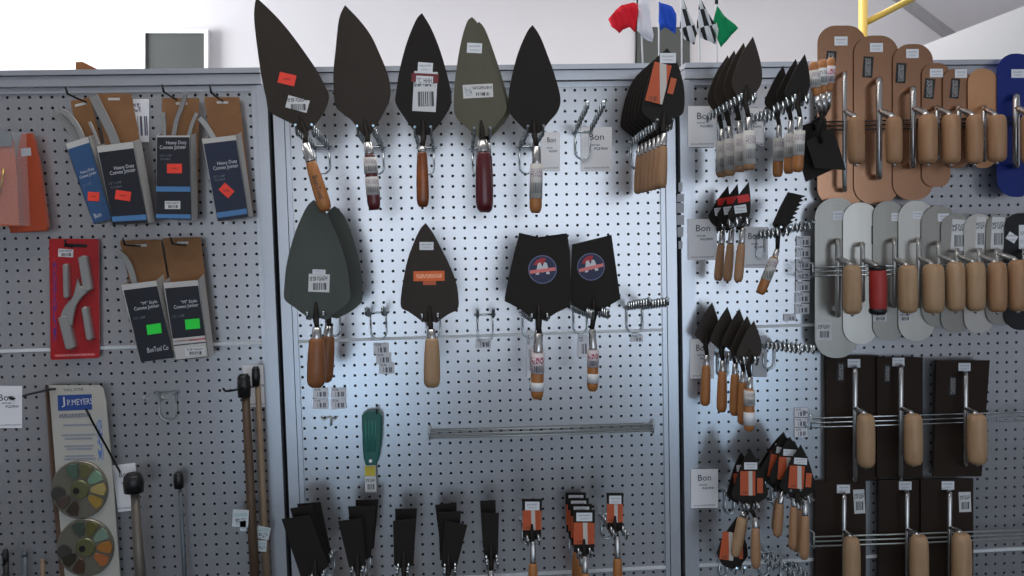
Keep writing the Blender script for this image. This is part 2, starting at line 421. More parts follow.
def peg(px, py, d, length, label, up=.012, m=None, sag=0.0):
    c = P(px, py, d)
    mb = MB(); z = c.z
    mb.tube([(c.x, 0, z), (c.x, -length*.5, z+.001-sag), (c.x, -length*.93, z+.004), (c.x, -length, z+.006+up)], .0024, 8)
    o = mb.build('peg_hook', m or BLACKWIRE, origin=(c.x, 0, z)); return tag(o, label, 'hook')

# ------------------------------------------------------------------ trowels
HPROF = [(0, .62), (.06, .80), (.3, .92), (.62, 1.0), (.86, 1.0), (.95, .88), (1, .60)]
def trowel(label, right, left, d, grip, wgrip, ferr, name='brick_trowel', blade=STEEL_DK, wood=WOOD, stick=(), hd=.022, group=None,
           cat='trowel', straight=False, tang_up=16, heel=None, ferr_w=None, tang_m=None, th=.0018):
    """right/left: pixel runs from the tip down to the heel; grip: (x0,y0,x1,y1) of the wooden handle; ferr: (x,y) top of the ferrule"""
    gx0, gy0, gx1, gy1 = grip
    t = thing(name, label, cat, P(gx1, gy1, d+hd), group)
    if straight: pts = list(right) + list(reversed(left))
    else:
        R_ = spline(right); L_ = spline(left)
        pts = R_ + list(reversed(L_))
    q = []
    for p in pts:
        if not q or abs(p[0]-q[-1][0])+abs(p[1]-q[-1][1]) > .3: q.append(p)
    if abs(q[0][0]-q[-1][0])+abs(q[0][1]-q[-1][1]) < .3: q.pop()
    mb = MB(); plate(mb, q, d, th); mb.build('blade', blade, t)
    hl = heel or ((right[-1][0]+left[-1][0])/2, (right[-1][1]+left[-1][1])/2)
    dx, dy = hl[0]-right[0][0], hl[1]-right[0][1]; L = math.hypot(dx, dy) or 1
    if heel is None: dx, dy = dx/L, dy/L
    else: dx, dy = 0, 1
    a = (hl[0]-dx*tang_up, hl[1]-dy*tang_up); b = (hl[0]-dx*4, hl[1]-dy*4)
    k = mmpx(d)
    mb = MB(); mb.tube([P(*a, d+.002), P(*b, d+.006), P(hl[0]+dx*3, hl[1]+dy*3, d+.010), P((hl[0]+ferr[0])/2+dx, (hl[1]+ferr[1])/2, d+.5*hd+.006), P(*ferr, d+hd)],
                       [.0025, .0058, .0066, .0058, .0052], 8, .8); mb.build('tang', tang_m or STEEL_BK, t)
    rw = wgrip/2*mmpx(d+hd)
    fr = (ferr_w/2*mmpx(d+hd)) if ferr_w else rw*.72
    p0 = P(*ferr, d+hd); p1 = P(gx0, gy0, d+hd); p2 = P(gx1, gy1, d+hd)
    if (p1-p0).length > .004:
        mb = MB(); mb.lathe(p0, p1.lerp(p2, .02), [(0, fr*.55), (.04, fr*.85), (.9, fr), (1, fr)], 14); mb.build('ferrule', FERR, t)
    mb = MB(); mb.lathe(p1, p2, [(u, rw*r) for u, r in HPROF], 14); mb.build('handle', wood, t)
    for st in stick:
        if st[0] == 'wrap':       # printed band around the handle: (t0,t1)
            _, t0, t1, m = st
            mb = MB(); mb.lathe(p1.lerp(p2, t0), p1.lerp(p2, t1), [(0, rw*1.03), (1, rw*1.05)], 14); mb.build('handle_label', m, t)
        elif st[0] == 'text':
            _, s, cx, cy, wd, h, ang, m = st
            text(t, s, cx, cy, wd, h, d+hd+rw*1.04, m, ang)
        else:
            cx, cy, wd, h, ang, m = st
            sticker(t, cx, cy, wd, h, d, m, ang)
    return t
def stack(t, offs, labels, skip=()):
    for (dx, dd, dz, *r), lab in zip(offs, labels):
        copy_tree(t, (dx, dd, dz), lab, rot=math.radians(r[0]) if r else 0, skip=skip)

WRAP = print_mat('handle_wrap', (198, 196, 192), [(.1,.9,.6,.85,'text',(140,128,144),18), (.1,.9,.15,.45,'bars',(130,130,130),18)])
D1 = .235
trowel('big dark trowel with tilted blade, red sticker and stamped wooden handle',
       [(256,-3),(271,11),(284,25),(298,43),(316,69),(326,88),(329,97),(326,108),(318,121),(309,131)], [(256,-3),(254,14),(256,38),(261,74),(266,98),(269,111),(280,118),(292,124),(301,132)],
       D1, (310.5,161,326,211), 13.5, (305,143), wood=WOODO,
       stick=[(287,79,17,11,-13,REDST), (297.5,104,22,12.5,-15,BARC), ('text','BonTool',318,187,23,5,-73,INK)], hd=.03)
hook(305, 127, D1, .25, 'wavy zinc double hook under the big trowel with the red sticker')
trowel('long plain dark trowel with a maroon handle bearing two white labels',
       [(345,5),(358.5,19),(370,34),(378,50),(387,72),(390.5,88),(389.5,100),(381,118),(371,134)], [(345,5),(339,19),(335.5,50),(333.5,70),(333.5,88),(335.5,106),(343,114),(352,121),(363,136)],
       D1, (369.5,153,374.5,210), 13, (367.5,142), wood=MAROON, stick=[('wrap',.08,.36,WRAP), ('wrap',.42,.74,WRAP)])
hook(366, 128, D1, .25, 'wavy zinc double hook under the long plain trowel')
trowel('dark trowel with a tall white barcode label and a mottled amber handle',
       [(422,13),(431,28),(440,50),(447,74),(451,92),(450.5,106),(441,122),(430,135)], [(422,13),(416,20),(407,42),(400,68),(396,92),(395.5,103),(404,117),(417,135)],
       D1, (422,151,423,207), 12.5, (422.5,146), wood=AMBER, blade=STEEL_BK, stick=[(425.3,67.5,15,10,-4,PRICE), (425,91.5,23.5,40,-3,BARC)])
t3 = [o for o in COL.objects if o.name.startswith('brick_trowel') and o.parent is None][-1]
sticker(t3, 425, 78, 27, 9, D1+.0006, mat('dark_red_print', (110, 30, 36), .5), -3, 'brand_band')
sticker(t3, 424.5, 80, 17, 8, D1+.0012, PAPER, -3, 'brand_panel')
text(t3, '"C  HHH', 424.5, 80.5, 14, 5, D1+.0020, INK, -3)
hook(423, 129, D1, .25, 'wavy zinc double hook under the trowel with the tall label')
t4 = trowel('olive grey trowel with two white stickers and maroon handle, front of its pair',
       [(472,17),(478,24),(487,45),(497,72),(505,98),(506,111),(497,124),(487,136)], [(472,17),(467,22),(461,42),(456,72),(454,94),(455,115),(466,127),(478,137)],
       D1, (483,151,484.5,211), 17, (482,140), wood=MAROON, blade=STEEL_OL, stick=[(474.5,48,15,10,-3,PRICE), (478,91,30,13.5,3,BARC2)], tang_m=STEEL_BK)
stack(t4, [(.002, .035, -.002, 2.0)], ['olive grey trowel mostly hidden behind the one with two stickers'])
hook(482, 130, D1, .25, 'wavy zinc double hook under the olive grey trowels')
trowel('plain dark trowel with a label wrapped wooden handle, rightmost of five large',
       [(532.6,25),(540,36),(548,56),(555,76),(560.5,98),(558,111),(549,122),(540,133)], [(532.6,25),(527,32),(518,53),(511,80),(508,101),(508.5,111),(517,122),(529,133)],
       D1, (536.5,164,535.5,213), 12.5, (536.5,146), wood=WOODO, stick=[('wrap',.0,.7,WRAP)], blade=STEEL_BK)
hook(535, 128, D1, .25, 'wavy zinc double hook under the rightmost large trowel')
# stack of seven at the right of the centre rack
nm = ['%s dark trowel in the stack of wooden handled ones below the flags' % s for s in ('frontmost', 'second', 'third', 'fourth', 'fifth', 'sixth', 'rearmost')]
t6 = trowel(nm[0], [(667,48),(676,60),(681,74),(684.5,92),(683.5,112),(676,118),(668,126)], [(667,48),(658,58),(651,72),(646,88),(643,104),(643,113),(650,119),(660,127)],
            .27, (663.5,145,662,188), 9.5, (664.5,133), wood=WOOD, blade=STEEL_BK)
stack(t6, [(0.0, .04*i, 0) for i in range(1, 7)], nm[1:])
sticker(t6, 668, 58, 16, 10, .271, PRICE, 0)
o = sticker(t6, 658.5, 83, 17.5, 40, .2725, ORANGEPK, -14, 'cardboard_sleeve', th=.0012)
sticker(t6, 672, 86, 6, 16, .2715, ORANGE, -14, 'orange_patch')
hook(664, 121, .27, .28, 'wavy zinc double hook carrying the stack of seven trowels')
# empty hook beside it
hook(582, 132, .0, .21, 'empty wavy zinc hook above a white card, top of the centre rack', up=.035, half=.018)
# second row
D2 = .25
t7 = trowel('wide grey trowel with a barcode sticker and brown handle, front of its pair',
       [(313.5,200),(321,206),(329,218),(340,244),(347,268),(350,290),(349,301),(338,311),(325,319)], [(313.5,200),(306,208),(295,233),(287,262),(284.5,284),(284.5,299),(294,307),(307,317)],
       D2, (316.5,338,316,387), 18, (317,327), wood=WOODB, blade=STEEL_GR, stick=[(319,283,21,18,-2,BARC), (319,272,13,5,-2,PRICE)], ferr_w=10)
stack(t7, [(.000, .11, -.008, 4.2)], ['wide grey trowel half hidden behind the one with the barcode sticker'])
hook(316, 312, D2, .26, 'wavy zinc double hook under the pair of wide grey trowels')
trowel('wide dark trowel with an orange label and a pale wooden handle',
       [(425.7,223),(433,233),(441,248),(450,266),(456,282),(458.5,297),(457.8,309),(449,314),(437,322)], [(425.7,223),(419,231),(409,255),(404,276),(401.5,292),(401,307),(409,312),(423,322)],
       D2, (432,338,432,387), 17, (431,329), wood=WOODL, stick=[(426.5,246,14,8,0,PRICE), (429,276,31,10,1,print_mat('orange_brand_label', (224,104,44), [(.08,.92,.3,.7,'text',(250,190,150),18)])), (429.5,283,13,4,0,ORANGE)], ferr_w=9)
hook(430, 314, D2, .26, 'wavy zinc double hook under the trowel with the orange label')
def emblem(t, cx, cy, r, d, ang):
    mk = lambda rr: [(cx+rr*math.cos(2*math.pi*k/28), cy+rr*math.sin(2*math.pi*k/28)) for k in range(28)]
    mb = MB(); plate(mb, mk(r), d+.0005, .0005); e = mb.build('round_emblem', mat('emblem_rim', (96, 104, 138), .5), t); e['label'] = 'round navy and red brand emblem'
    mb = MB(); plate(mb, mk(r*.93), d+.0008, .0003); mb.build('emblem_field', mat('emblem_navy', (22, 28, 70), .5), e)
    a = math.radians(ang)
    def rot(pts): return [(cx+x*r*math.cos(a)+y*r*math.sin(a), cy-x*r*math.sin(a)+y*r*math.cos(a)) for x, y in pts]
    mb = MB(); plate(mb, rot([(-.62,-.35),(-.4,-.66),(0,-.82),(.3,-.76),(.1,-.45),(-.2,-.3)]), d+.0011, .0003); mb.build('emblem_red', mat('emblem_red', (170, 28, 44), .5), e)
    mb = MB(); plate(mb, rot([(-.5,.34),(-.3,-.45),(-.12,-.5),(0,-.18),(.14,-.5),(.32,-.45),(.5,.34),(.26,.34),(.2,-.02),(.02,.22),(-.02,.22),(-.2,-.02),(-.26,.34)]), d+.0013, .0003); mb.build('emblem_letter', INKW, e)
    mb = MB(); plate(mb, rot([(-.9,.02),(.9,-.12),(.92,.12),(-.88,.26)]), d+.0016, .0003); mb.build('emblem_banner', mat('emblem_pink', (220, 120, 120), .5), e)
NAMW = print_mat('handle_wrap_pink', (206, 196, 200), [(.05,.95,.5,.8,'text',(150,50,80),9), (.2,.8,.1,.4,'bars',(90,90,100),20)])
t9 = trowel('square ended dark trowel with round emblem, left of the two',
       [(519.5,234.5),(539,239),(567.5,235),(570,252),(571,290),(570.5,306),(556,313),(545,320)], [(519.5,234.5),(511,269),(504.5,301),(520,309),(533,319)],
       .25, (538,352,537,399), 13, (539,333), name='square_trowel', straight=True, blade=STEEL_BK, wood=WOODO, stick=[('wrap',.02,.45,NAMW), ('wrap',.64,.82,PAPER)], heel=(539,319))
emblem(t9, 542.5, 269.5, 14.3, .25, 3)
stack(t9, [(.002, .03, .004)], ['square ended dark trowel hidden behind the left emblem trowel'])
hook(539, 314, .25, .26, 'wavy zinc double hook under the left square ended trowel')
t10 = trowel('square ended dark trowel with round emblem and slanted top, right of the two',
       [(572,244.5),(611.5,234.8),(620.5,299),(600,311)], [(572,244.5),(570.5,290),(571,305),(590,314)],
       .215, (593,349,592.5,391), 11.5, (592,329), name='square_trowel', straight=True, blade=STEEL_BK, wood=WOODO, stick=[('wrap',.02,.42,NAMW), ('wrap',.58,.8,PAPER)], heel=(594,313))
emblem(t10, 591, 266.8, 13.8, .215, 9)
hook(594, 309, .215, .30, 'long wavy zinc hook under the right square ended trowel')
hook(377, 312, .03, .10, 'short empty zinc hook between the two wide trowels', wavy=True, half=.019, up=.012)
hook(485, 314, .02, .09, 'short empty zinc hook left of the square ended trowels', half=.019, up=.012)
hook(634, 306, .0, .26, 'empty long wavy zinc hook at the right edge of the centre rack', half=.02, up=.03)

# ------------------------------------------------------------------ price cards on the boards
def card(label, x0, y0, x1, y1, d=.003, title=None, lines=(), ang=0, m=None, group=None, name='price_card', cat='price card'):
    pts = rquad((x0+x1)/2, (y0+y1)/2, x1-x0, y1-y0, ang)
    mb = MB(); plate(mb, pts, d+.0006, .0006)
    o = mb.build(name, m or CARDP, origin=P((x0+x1)/2, y1, d)); tag(o, label, cat, group)
    if title:
        tx, ty, tw, th = title[1:]
        text(o, title[0], x0+(x1-x0)*tx, y0+(y1-y0)*ty, (x1-x0)*tw, th, d+.0012, INK, ang)
    return o
CARDP = print_mat('price_card_print', (236, 236, 240), [(.3,.62,.57,.61,'text',(120,124,140),40), (.42,.85,.48,.54,'text',(100,104,124),36), (.1,.9,.06,.10,'text',(150,154,170),60)])
LBL = print_mat('small_shelf_label', (226, 227, 233), [(.3,.85,.15,.6,'bars',(90,92,108),9), (.1,.5,.7,.9,'text',(130,132,146),12)])
card('white price card on the board below the empty hook beside five large trowels', 581, 127, 612, 171, title=('Bon', .5, .22, .48, 6.5))
card('white price card partly hidden behind the rightmost large trowel handle', 541, 132, 560, 171, title=('Bon', .55, .2, .45, 5))
card('white price card behind the brown handle of the plain trowel', 520, 300, 526, 301) if False else None
card('narrow white card behind the left square trowel handle', 527, 330, 533, 378, m=LBL)
card('narrow white card behind the right square trowel handle', 578, 335, 588, 357, m=LBL)
for i, (x, y) in enumerate(((373.5, 343), (376, 353), (379, 363))):
    card('%s of three small overlapping labels under the short hook' % ('top', 'middle', 'lowest')[i], x, y, x+15, y+11, d=.003+.001*i, m=LBL, group='small labels under the short hook', name='shelf_label', cat='label')
card('small label under the hook left of the square trowels', 476, 339, 491, 348, m=LBL, name='shelf_label', cat='label')
card('small label under the empty hook at the right edge of the centre rack', 631, 335, 643, 342, m=LBL, name='shelf_label', cat='label')
for i, (x, y) in enumerate(((313, 388), (331, 388), (313, 399), (331, 399))):
    card('%s of the four small labels under the brown trowel handle' % ('upper left', 'upper right', 'lower left', 'lower right')[i], x, y, x+15, y+10, m=LBL, ang=(0, 0, 0, 4)[i], group='four small labels', name='shelf_label', cat='label')
t = thing('small_wire_clip', 'small dark wire clip on the board under the four labels', 'hook', P(329, 425, 0))
c = P(329, 418, 0); mb = MB(); mb.tube([P(321, 417, .004), P(324, 420, .008), P(329, 417, .006), P(334, 420, .008), P(337, 417, .004)], .0022, 6); mb.build('cross_wire', WIRE, t)
mb = MB(); mb.tube([P(331, 417, .006), P(331, 426, .006)], .0022, 6); mb.build('stem', WIRE, t)

# ------------------------------------------------------------------ wire rails
def rail(label, xa, ya, xb, yb, d, gap=4.6, m=None, n=3, posts=(0.0, 1.0)):
    t = thing('wire_rail', label, 'rail', P(xa, ya, 0)); m = m or WIRE
    for i in range(n):
        mb = MB(); mb.tube([P(xa, ya+i*gap, d), P((xa+xb)/2, (ya+yb)/2+i*gap, d), P(xb, yb+i*gap*.85, d)], .0021, 6); mb.build('wire', m, t)
    for u in posts:
        x = xa+(xb-xa)*u; y = ya+(yb-ya)*u
        w0, w1 = P(x, y-4, d), P(x, y+gap*(n-1)+1.5, d)
        mb = MB(); mb.tube([(w0.x, -.001, w0.z), w0, w1, (w1.x, -.001, w1.z)], .0024, 6); mb.build('bracket', m, t)
    return t
rail('long empty rail of parallel grey wires across the centre rack', 429, 431, 654, 424.5, .012, 3.6, posts=(0.003, .997))

# ------------------------------------------------------------------ green handled knife
t = thing('putty_knife', 'green ribbed handled knife with a yellow label on the centre board', 'knife', P(371, 492, .02))
mb = MB(); plate(mb, [(361.5,416),(366,412.5),(375,411),(380,413),(382,418),(381.5,440),(379,458),(376.5,465),(366,466),(363.5,459),(362.5,445)], .03, .02, .003); mb.build('handle', GREENPL, t)
for i in range(4):
    mb = MB(); mb.tube([P(365.5+i*3.4, 421, .0305), P(366.3+i*2.7, 452, .0305)], .0016, 6); mb.build('grip_rib', mat('green_plastic_light', (44, 128, 116), .4), t)
mb = MB(); mb.tube([P(370.5, 461, .029), P(370.5, 461, .0325)], .004, 10); mb.build('rivet', METAL, t)
mb = MB(); plate(mb, [(365,465),(375.5,465),(377,493),(365,492.5)], .022, .002); mb.build('blade', METAL, t)
sticker(t, 370, 471, 10.5, 9.5, .0222, YELLOWLB, 0, 'yellow_label'); sticker(t, 370.5, 484, 11, 15, .0222, BARC, 0, 'barcode_label')
peg(378, 414, .0, .03, 'short black peg holding the green handled knife')

# ------------------------------------------------------------------ margin trowels along the bottom of the centre rack
def margin(label, quad, d, grip, wg, ferr, stick=(), blade=STEEL_BK, wood=WOOD, name='margin_trowel', **k):
    tl, tr, br, bl = quad
    heel = ((br[0]+bl[0])/2, (br[1]+bl[1])/2+3)
    right = [tl, tr, br, (heel[0]+3, heel[1])]; left = [tl, bl, (heel[0]-3, heel[1])]
    return trowel(label, right, left, d, grip, wg, ferr, name=name, straight=True, stick=stick, blade=blade, wood=wood, heel=heel, **k)
margin('long black square blade, front and lowest at the bottom left of the centre rack', ((281.5,519),(309.5,515.5),(329,566),(301,578)), .17, (322,604,328,650), 11, (319,590))
margin('long black square blade, middle of the leftmost bottom bundle', ((290,508.5),(312,505),(331,562),(308,569)), .13, (323,590,327,640), 11, (321,577))
margin('long black square blade, rear of the leftmost bottom bundle', ((297,504),(320.5,502),(331,552),(309,558)), .09, (322,582,325,630), 11, (321,567))
margin('black square blade in front of the second bottom bundle', ((338,521),(361.7,518.5),(366,565),(349,567)), .16, (358,592,359,640), 11, (358,578))
margin('black square blade in the middle of the second bottom bundle', ((348,506.5),(375.5,506),(371,557),(353,557)), .12, (362,582,362,630), 11, (362,568))
margin('black square blade at the back of the second bottom bundle', ((355.5,500),(378.5,499.5),(374,548),(357,549)), .08, (365,574,365,620), 10, (365,561))
margin('black square blade in front of the third bottom bundle', ((393,521),(416,519),(413.5,565),(394,565)), .14, (404,590,404,640), 11, (404,577))
margin('black square blade at the back of the third bottom bundle', ((395,509),(417,508.5),(414,556),(396,556)), .09, (405,582,405,630), 10, (405,568))
margin('black square blade leaning right in front of the fourth bottom bundle', ((445.5,521),(467.5,525),(456.5,568),(441,566)), .14, (447,592,445,640), 11, (447.5,579))
margin('black square blade in the middle of the fourth bottom bundle', ((438,513),(461,511),(458,560),(440,560)), .11, (449,588,448,636), 10, (449,574))
margin('black square blade at the back of the fourth bottom bundle', ((435,505),(456.5,502.3),(457,550),(441,551)), .07, (450,576,450,620), 10, (450,564))
margin('narrow black blade in front of the fifth bottom bundle', ((481.5,513),(499,513),(498,556),(484.5,557)), .13, (491,584,491,632), 10, (491,570))
margin('narrow black blade at the back of the fifth bottom bundle', ((480,501),(495.5,500),(497,548),(483,548)), .09, (491,576,491,620), 10, (491,562))
for i, (x, y, w_) in enumerate(((322, 564, 0), (360, 560, 0), (404, 561, 0), (450, 561, 0), (491, 553, 0))):
    hook(x, y, .12, .19, 'zinc double hook under the %s bundle of black blades from the left' % ('first', 'second', 'third', 'fourth', 'fifth')[i], half=.012)
def packed(label, cx, top, w, h, d, grip, ferr, wg=10.5, tilt=0):
    q = ((cx-w/2, top), (cx+w/2, top), (cx+w/2-1, top+h), (cx-w/2+1, top+h))
    return margin(label, q, d, grip, wg, ferr, stick=[(cx+.3, top+7, w*.72, 8.5, 0, PRICE), (cx-w*.08, top+h*.56, w*.78, h*.52, 0, ORANGEPK), (cx+w*.38, top+h*.56, w*.18, h*.5, 0, ORANGE)], wood=WOODO, ferr_w=6.5)
p6 = packed('small orange sleeved trowel, leftmost of three at the bottom of the centre rack', 532, 499, 20, 38, .15, (533,563,533,600), (533,541))
p7 = packed('frontmost orange sleeved trowel in the middle bottom stack', 584, 510, 22, 42, .17, (585,573,585,612), (585,556))
stack(p7, [(0, .045*i, 0) for i in (1, 2, 3)], ['%s orange sleeved trowel in the middle bottom stack' % s for s in ('second', 'third', 'rearmost')])
p8 = packed('small orange sleeved trowel, rightmost of three at the bottom of the centre rack', 615, 493, 17, 36, .13, (617.5,558,618,598), (617,536))
hook(532, 534, .15, .19, 'zinc double hook under the leftmost orange sleeved trowel', half=.013)
hook(584, 549, .17, .20, 'zinc double hook under the middle orange sleeved stack', half=.013)
hook(616, 526, .13, .2, 'zinc double hook under the rightmost orange sleeved trowel', half=.014)

# ------------------------------------------------------------------ left rack: boxed jointers
def lerp2(a, b, t): return (a[0]+(b[0]-a[0])*t, a[1]+(b[1]-a[1])*t)
def jbox(label, quad, cardtop, d=.075, depth=.048, panel=NAVY, texts=(), st=None, stm=REDST, band=(), barcode=None, topm=.05, lefthook=None, sidem=.03):
    tl, tr, br, bl = quad
    def Q(u, v): return lerp2(lerp2(tl, tr, u), lerp2(bl, br, u), v)
    t = thing('jointer_box', label, 'box', P(*lerp2(bl, br, .5), d-depth/2), 'boxed jointers on the left rack')
    A = [P(*p, d) for p in quad]; off = Vector((0, depth, 0)); B = [p+off for p in A]
    th = .0012
    mb = MB(); mb.prism(A, (0, th, 0)); mb.build('front', BOXWH, t)
    for i, j in ((1, 2), (3, 0)):
        e = (A[2]-A[3]).normalized()*th*(1 if i == 3 else -1)
        rise = Vector((0, 0, .012)) if True else Vector()
        u, v = (A[1], A[2]) if i == 1 else (A[0], A[3])
        u2, v2 = u+off+rise, v+off
        mb = MB(); mb.add([u, v, v2, u2, u+e, v+e, v2+e, u2+e], [(0,1,2,3),(7,6,5,4),(0,4,5,1),(1,5,6,2),(2,6,7,3),(3,7,4,0)]); mb.build('side', BOXWH, t)
    mb = MB(); up = Vector((0, 0, th)); mb.add([A[3], A[2], B[2], B[3], A[3]+up, A[2]+up, B[2]+up, B[3]+up], [(0,1,2,3),(7,6,5,4),(0,1,5,4),(1,2,6,5),(2,3,7,6),(3,0,4,7)]); mb.build('bottom', BOXWH, t)
    c0, c1 = P(*cardtop[0], d-depth), P(*cardtop[1], d-depth)
    mb = MB(); mb.prism([c0, c1, B[2], B[3]], (0, .0015, 0)); bc = mb.build('back_card', CARDB, t)
    m_ = c0.lerp(c1, .52); dn = Vector((0, 0, -.010)); ax = (c1-c0).normalized()
    mb = MB(); q = [m_-ax*.013+dn, m_+ax*.013+dn, m_+ax*.013+dn*1.55, m_-ax*.013+dn*1.55]; mb.prism([p+Vector((0, -.0006, 0)) for p in q], (0, .0006, 0)); mb.build('hang_slot', BOXWH, bc)
    mb = MB(); plate(mb, [Q(sidem, topm), Q(1-sidem, topm), Q(1-sidem*.5, .995), Q(sidem*.5, .995)], d+.0006, .0006); pn = mb.build('printed_panel', panel, t)
    ang = math.degrees(math.atan2(-(tr[1]-tl[1]), tr[0]-tl[0])); wd = math.dist(tl, tr)
    for (s, u, v, fw_, h, m) in texts:
        cx, cy = Q(u-.07, v); text(pn, s, cx, cy, wd*fw_*.9, h, d+.0014, m, ang)
    for (v0, v1, m) in band:
        mb = MB(); plate(mb, [Q(.02, v0), Q(.98, v0), Q(.98, v1), Q(.02, v1)], d+.0010, .0004); mb.build('colour_band', m, pn)
    if barcode:
        cx, cy = Q(*barcode[:2]); sticker(pn, cx, cy, barcode[2], barcode[3], d+.0010, BARC, ang, 'barcode')
    if st: sticker(t, st[0], st[1], st[2], st[3], d+.0012, stm, st[4], 'price_sticker')
    return t
HD = [('Heavy Duty', .60, .27, .58, 4.2, INKW), ('Convex Jointer', .56, .325, .72, 4.6, INKW), ('1/2" x 5/8"', .34, .45, .36, 2.2, INKG), ('Carded', .36, .49, .3, 2.0, INKG)]
BAND = [(.90, .965, BLUEBAND)]
jbox('tilted mid blue jointer box with a red sticker, leftmost in the upper row', ((65,144),(88.5,136.5),(112,219.5),(93.5,224)), ((70,101),(90,97)), d=.08, panel=BLUEPR,
     texts=[('Heavy Duty', .6, .38, .6, 3.6, INKW), ('Convex Jointer', .58, .43, .74, 3.8, INKW), ('1/2" x 5/8"', .4, .53, .4, 2.2, INKG), ('Bon', .42, .91, .3, 4.5, INKW)], st=(93.5,196.5,11.5,9,-3), topm=.07)
jbox('dark navy jointer box with a red sticker beside the tilted blue one', ((96,146.5),(133.5,141.5),(148,222.5),(112.5,224.5)), ((95,93.5),(131,93.5)), d=.095, texts=HD[:0]+[('Heavy Duty', .70, .30, .56, 4.4, INKW), ('Convex Jointer', .64, .355, .72, 4.8, INKW), ('1/2" x 5/8"', .38, .48, .36, 2.2, INKG), ('Carded', .38, .53, .3, 2.0, INKG)], st=(123,195.5,15.5,9.5,-8), band=BAND, topm=.08)
jbox('upright navy jointer box with red sticker and a barcode near its foot', ((156,135.5),(190.5,135.5),(191.5,219.5),(155,219)), ((162,98),(199,98)), d=.085, texts=[('Heavy Duty', .66, .09, .62, 4.4, INKW), ('Convex Jointer', .56, .145, .8, 4.8, INKW), ('1/2" x 5/8"', .36, .24, .36, 2.2, INKG), ('Carded', .34, .28, .3, 2.0, INKG)], st=(174.5,168.5,15,9.5,0), band=[(.61, .67, BLUEBAND), (.94, .99, BLUEBAND)], barcode=(.48, .83, 15.5, 8), topm=.02)
jbox('navy jointer box with a diamond turned red sticker, rightmost in the upper row', ((201.5,139),(236.5,135),(248.5,216.5),(217.5,221)), ((204,97),(239,97)), d=.08, panel=NAVY2, texts=[('Heavy Duty', .68, .32, .6, 4.4, INKW), ('Convex Jointer', .62, .375, .76, 4.8, INKW), ('1/2" x 5/8"', .38, .47, .36, 2.2, INKG), ('Carded', .38, .51, .3, 2.0, INKG)], st=(226.5,190.5,13,9.5,-42), band=BAND, topm=.06)
jbox('navy jointer box with a green sticker, left of the lower pair', ((121,285),(157,280.5),(174,357.5),(140.5,362.5)), ((119.5,240.5),(160.5,239.5)), d=.08, texts=[('"M" Style', .72, .27, .48, 4.2, INKW), ('Convex Jointer', .62, .325, .74, 4.6, INKW), ('1/2" x 5/8"', .36, .44, .36, 2.2, INKG), ('BonTool Co', .66, .86, .62, 5, INKW)], st=(154,329,14.5,10,8), stm=GREENST, topm=.07)
jbox('navy jointer box with a green sticker above a white barcode foot', ((163,283),(198.5,280),(208.5,357),(175.5,360.5)), ((163,238),(200.5,237)), d=.08, texts=[('"M" Style', .72, .27, .48, 4.2, INKW), ('Convex Jointer', .62, .325, .74, 4.6, INKW), ('1/2" x 5/8"', .36, .44, .36, 2.2, INKG)], st=(192.5,324,14.5,10,5), stm=GREENST, topm=.07, band=[(.72, .99, BOXWH), (.75, .77, mat('pink_line', (190, 90, 100), .5)), (.80, .815, NAVY2)], barcode=(.62, .91, 20, 8))
for lab, a, b in (('black peg through the navy box next to the tilted blue one', 88, 103), ('black peg through the upright navy jointer box', 179, 101), ('black peg through the rightmost upper jointer box', 224, 102), ('black peg through the left lower jointer box', 142, 246), ('black peg through the right lower jointer box', 187, 245)):
    peg(a, b, .02, .135, lab, up=.012)
def strip(label, pts, wpx, d, m=METAL, name='jointer', th=.004, curve=True):
    q = spline(pts, 6) if curve else pts
    L = []; R = []
    for i, p in enumerate(q):
        a = q[max(i-1, 0)]; b = q[min(i+1, len(q)-1)]; tx, ty = b[0]-a[0], b[1]-a[1]; n = math.hypot(tx, ty) or 1
        L.append((p[0]-ty/n*wpx/2, p[1]+tx/n*wpx/2)); R.append((p[0]+ty/n*wpx/2, p[1]-tx/n*wpx/2))
    mb = MB(); plate(mb, L+R[::-1], d, th, .0008)
    o = mb.build(name, m, origin=P(*pts[-1], d)); return tag(o, label, 'jointer', 'jointer blades standing in boxes')
GREYPL = mat('dull_zinc', (150, 150, 148), .4, .5)
strip('curved grey jointer bar leaning out left of the tilted blue box', [(53,112),(62,119),(70,129),(77,141),(82,158)], 8, .055, GREYPL)
strip('second curved grey jointer bar beside the tilted blue box', [(60,110),(68,115),(76,125),(82,137),(86,152)], 5.5, .062, METAL)
strip('wide dull metal jointer strip rising from the navy box', [(93,96),(101,112),(110,130),(118,150)], 9, .075, GREYPL)
strip('thin bright jointer rod standing between the blue and navy boxes', [(89,122),(94,132),(99,145)], 3, .07, METAL)
strip('bright polished jointer tube leaning in the upright navy box', [(185.5,93),(181,108),(176,122),(172,145)], 5, .062, FERR)
strip('dark jointer strip at the left corner of the upright box', [(163,112),(164,125),(164,145)], 4, .06, GREYPL)
strip('slim jointer strip at the right corner of the upright box', [(197,113),(192,124),(187,142)], 4, .06, GREYPL)
strip('jointer strip poking out left of the diamond sticker box', [(199,118),(206,126),(213,137),(219,150)], 5, .06, METAL)
strip('bent jointer strip standing in the left lower box', [(117,252),(125,259),(131,271),(136,290)], 6, .055, GREYPL)
card('white price card behind the upright navy jointer box', 133, 99, 149, 142, m=LBL)

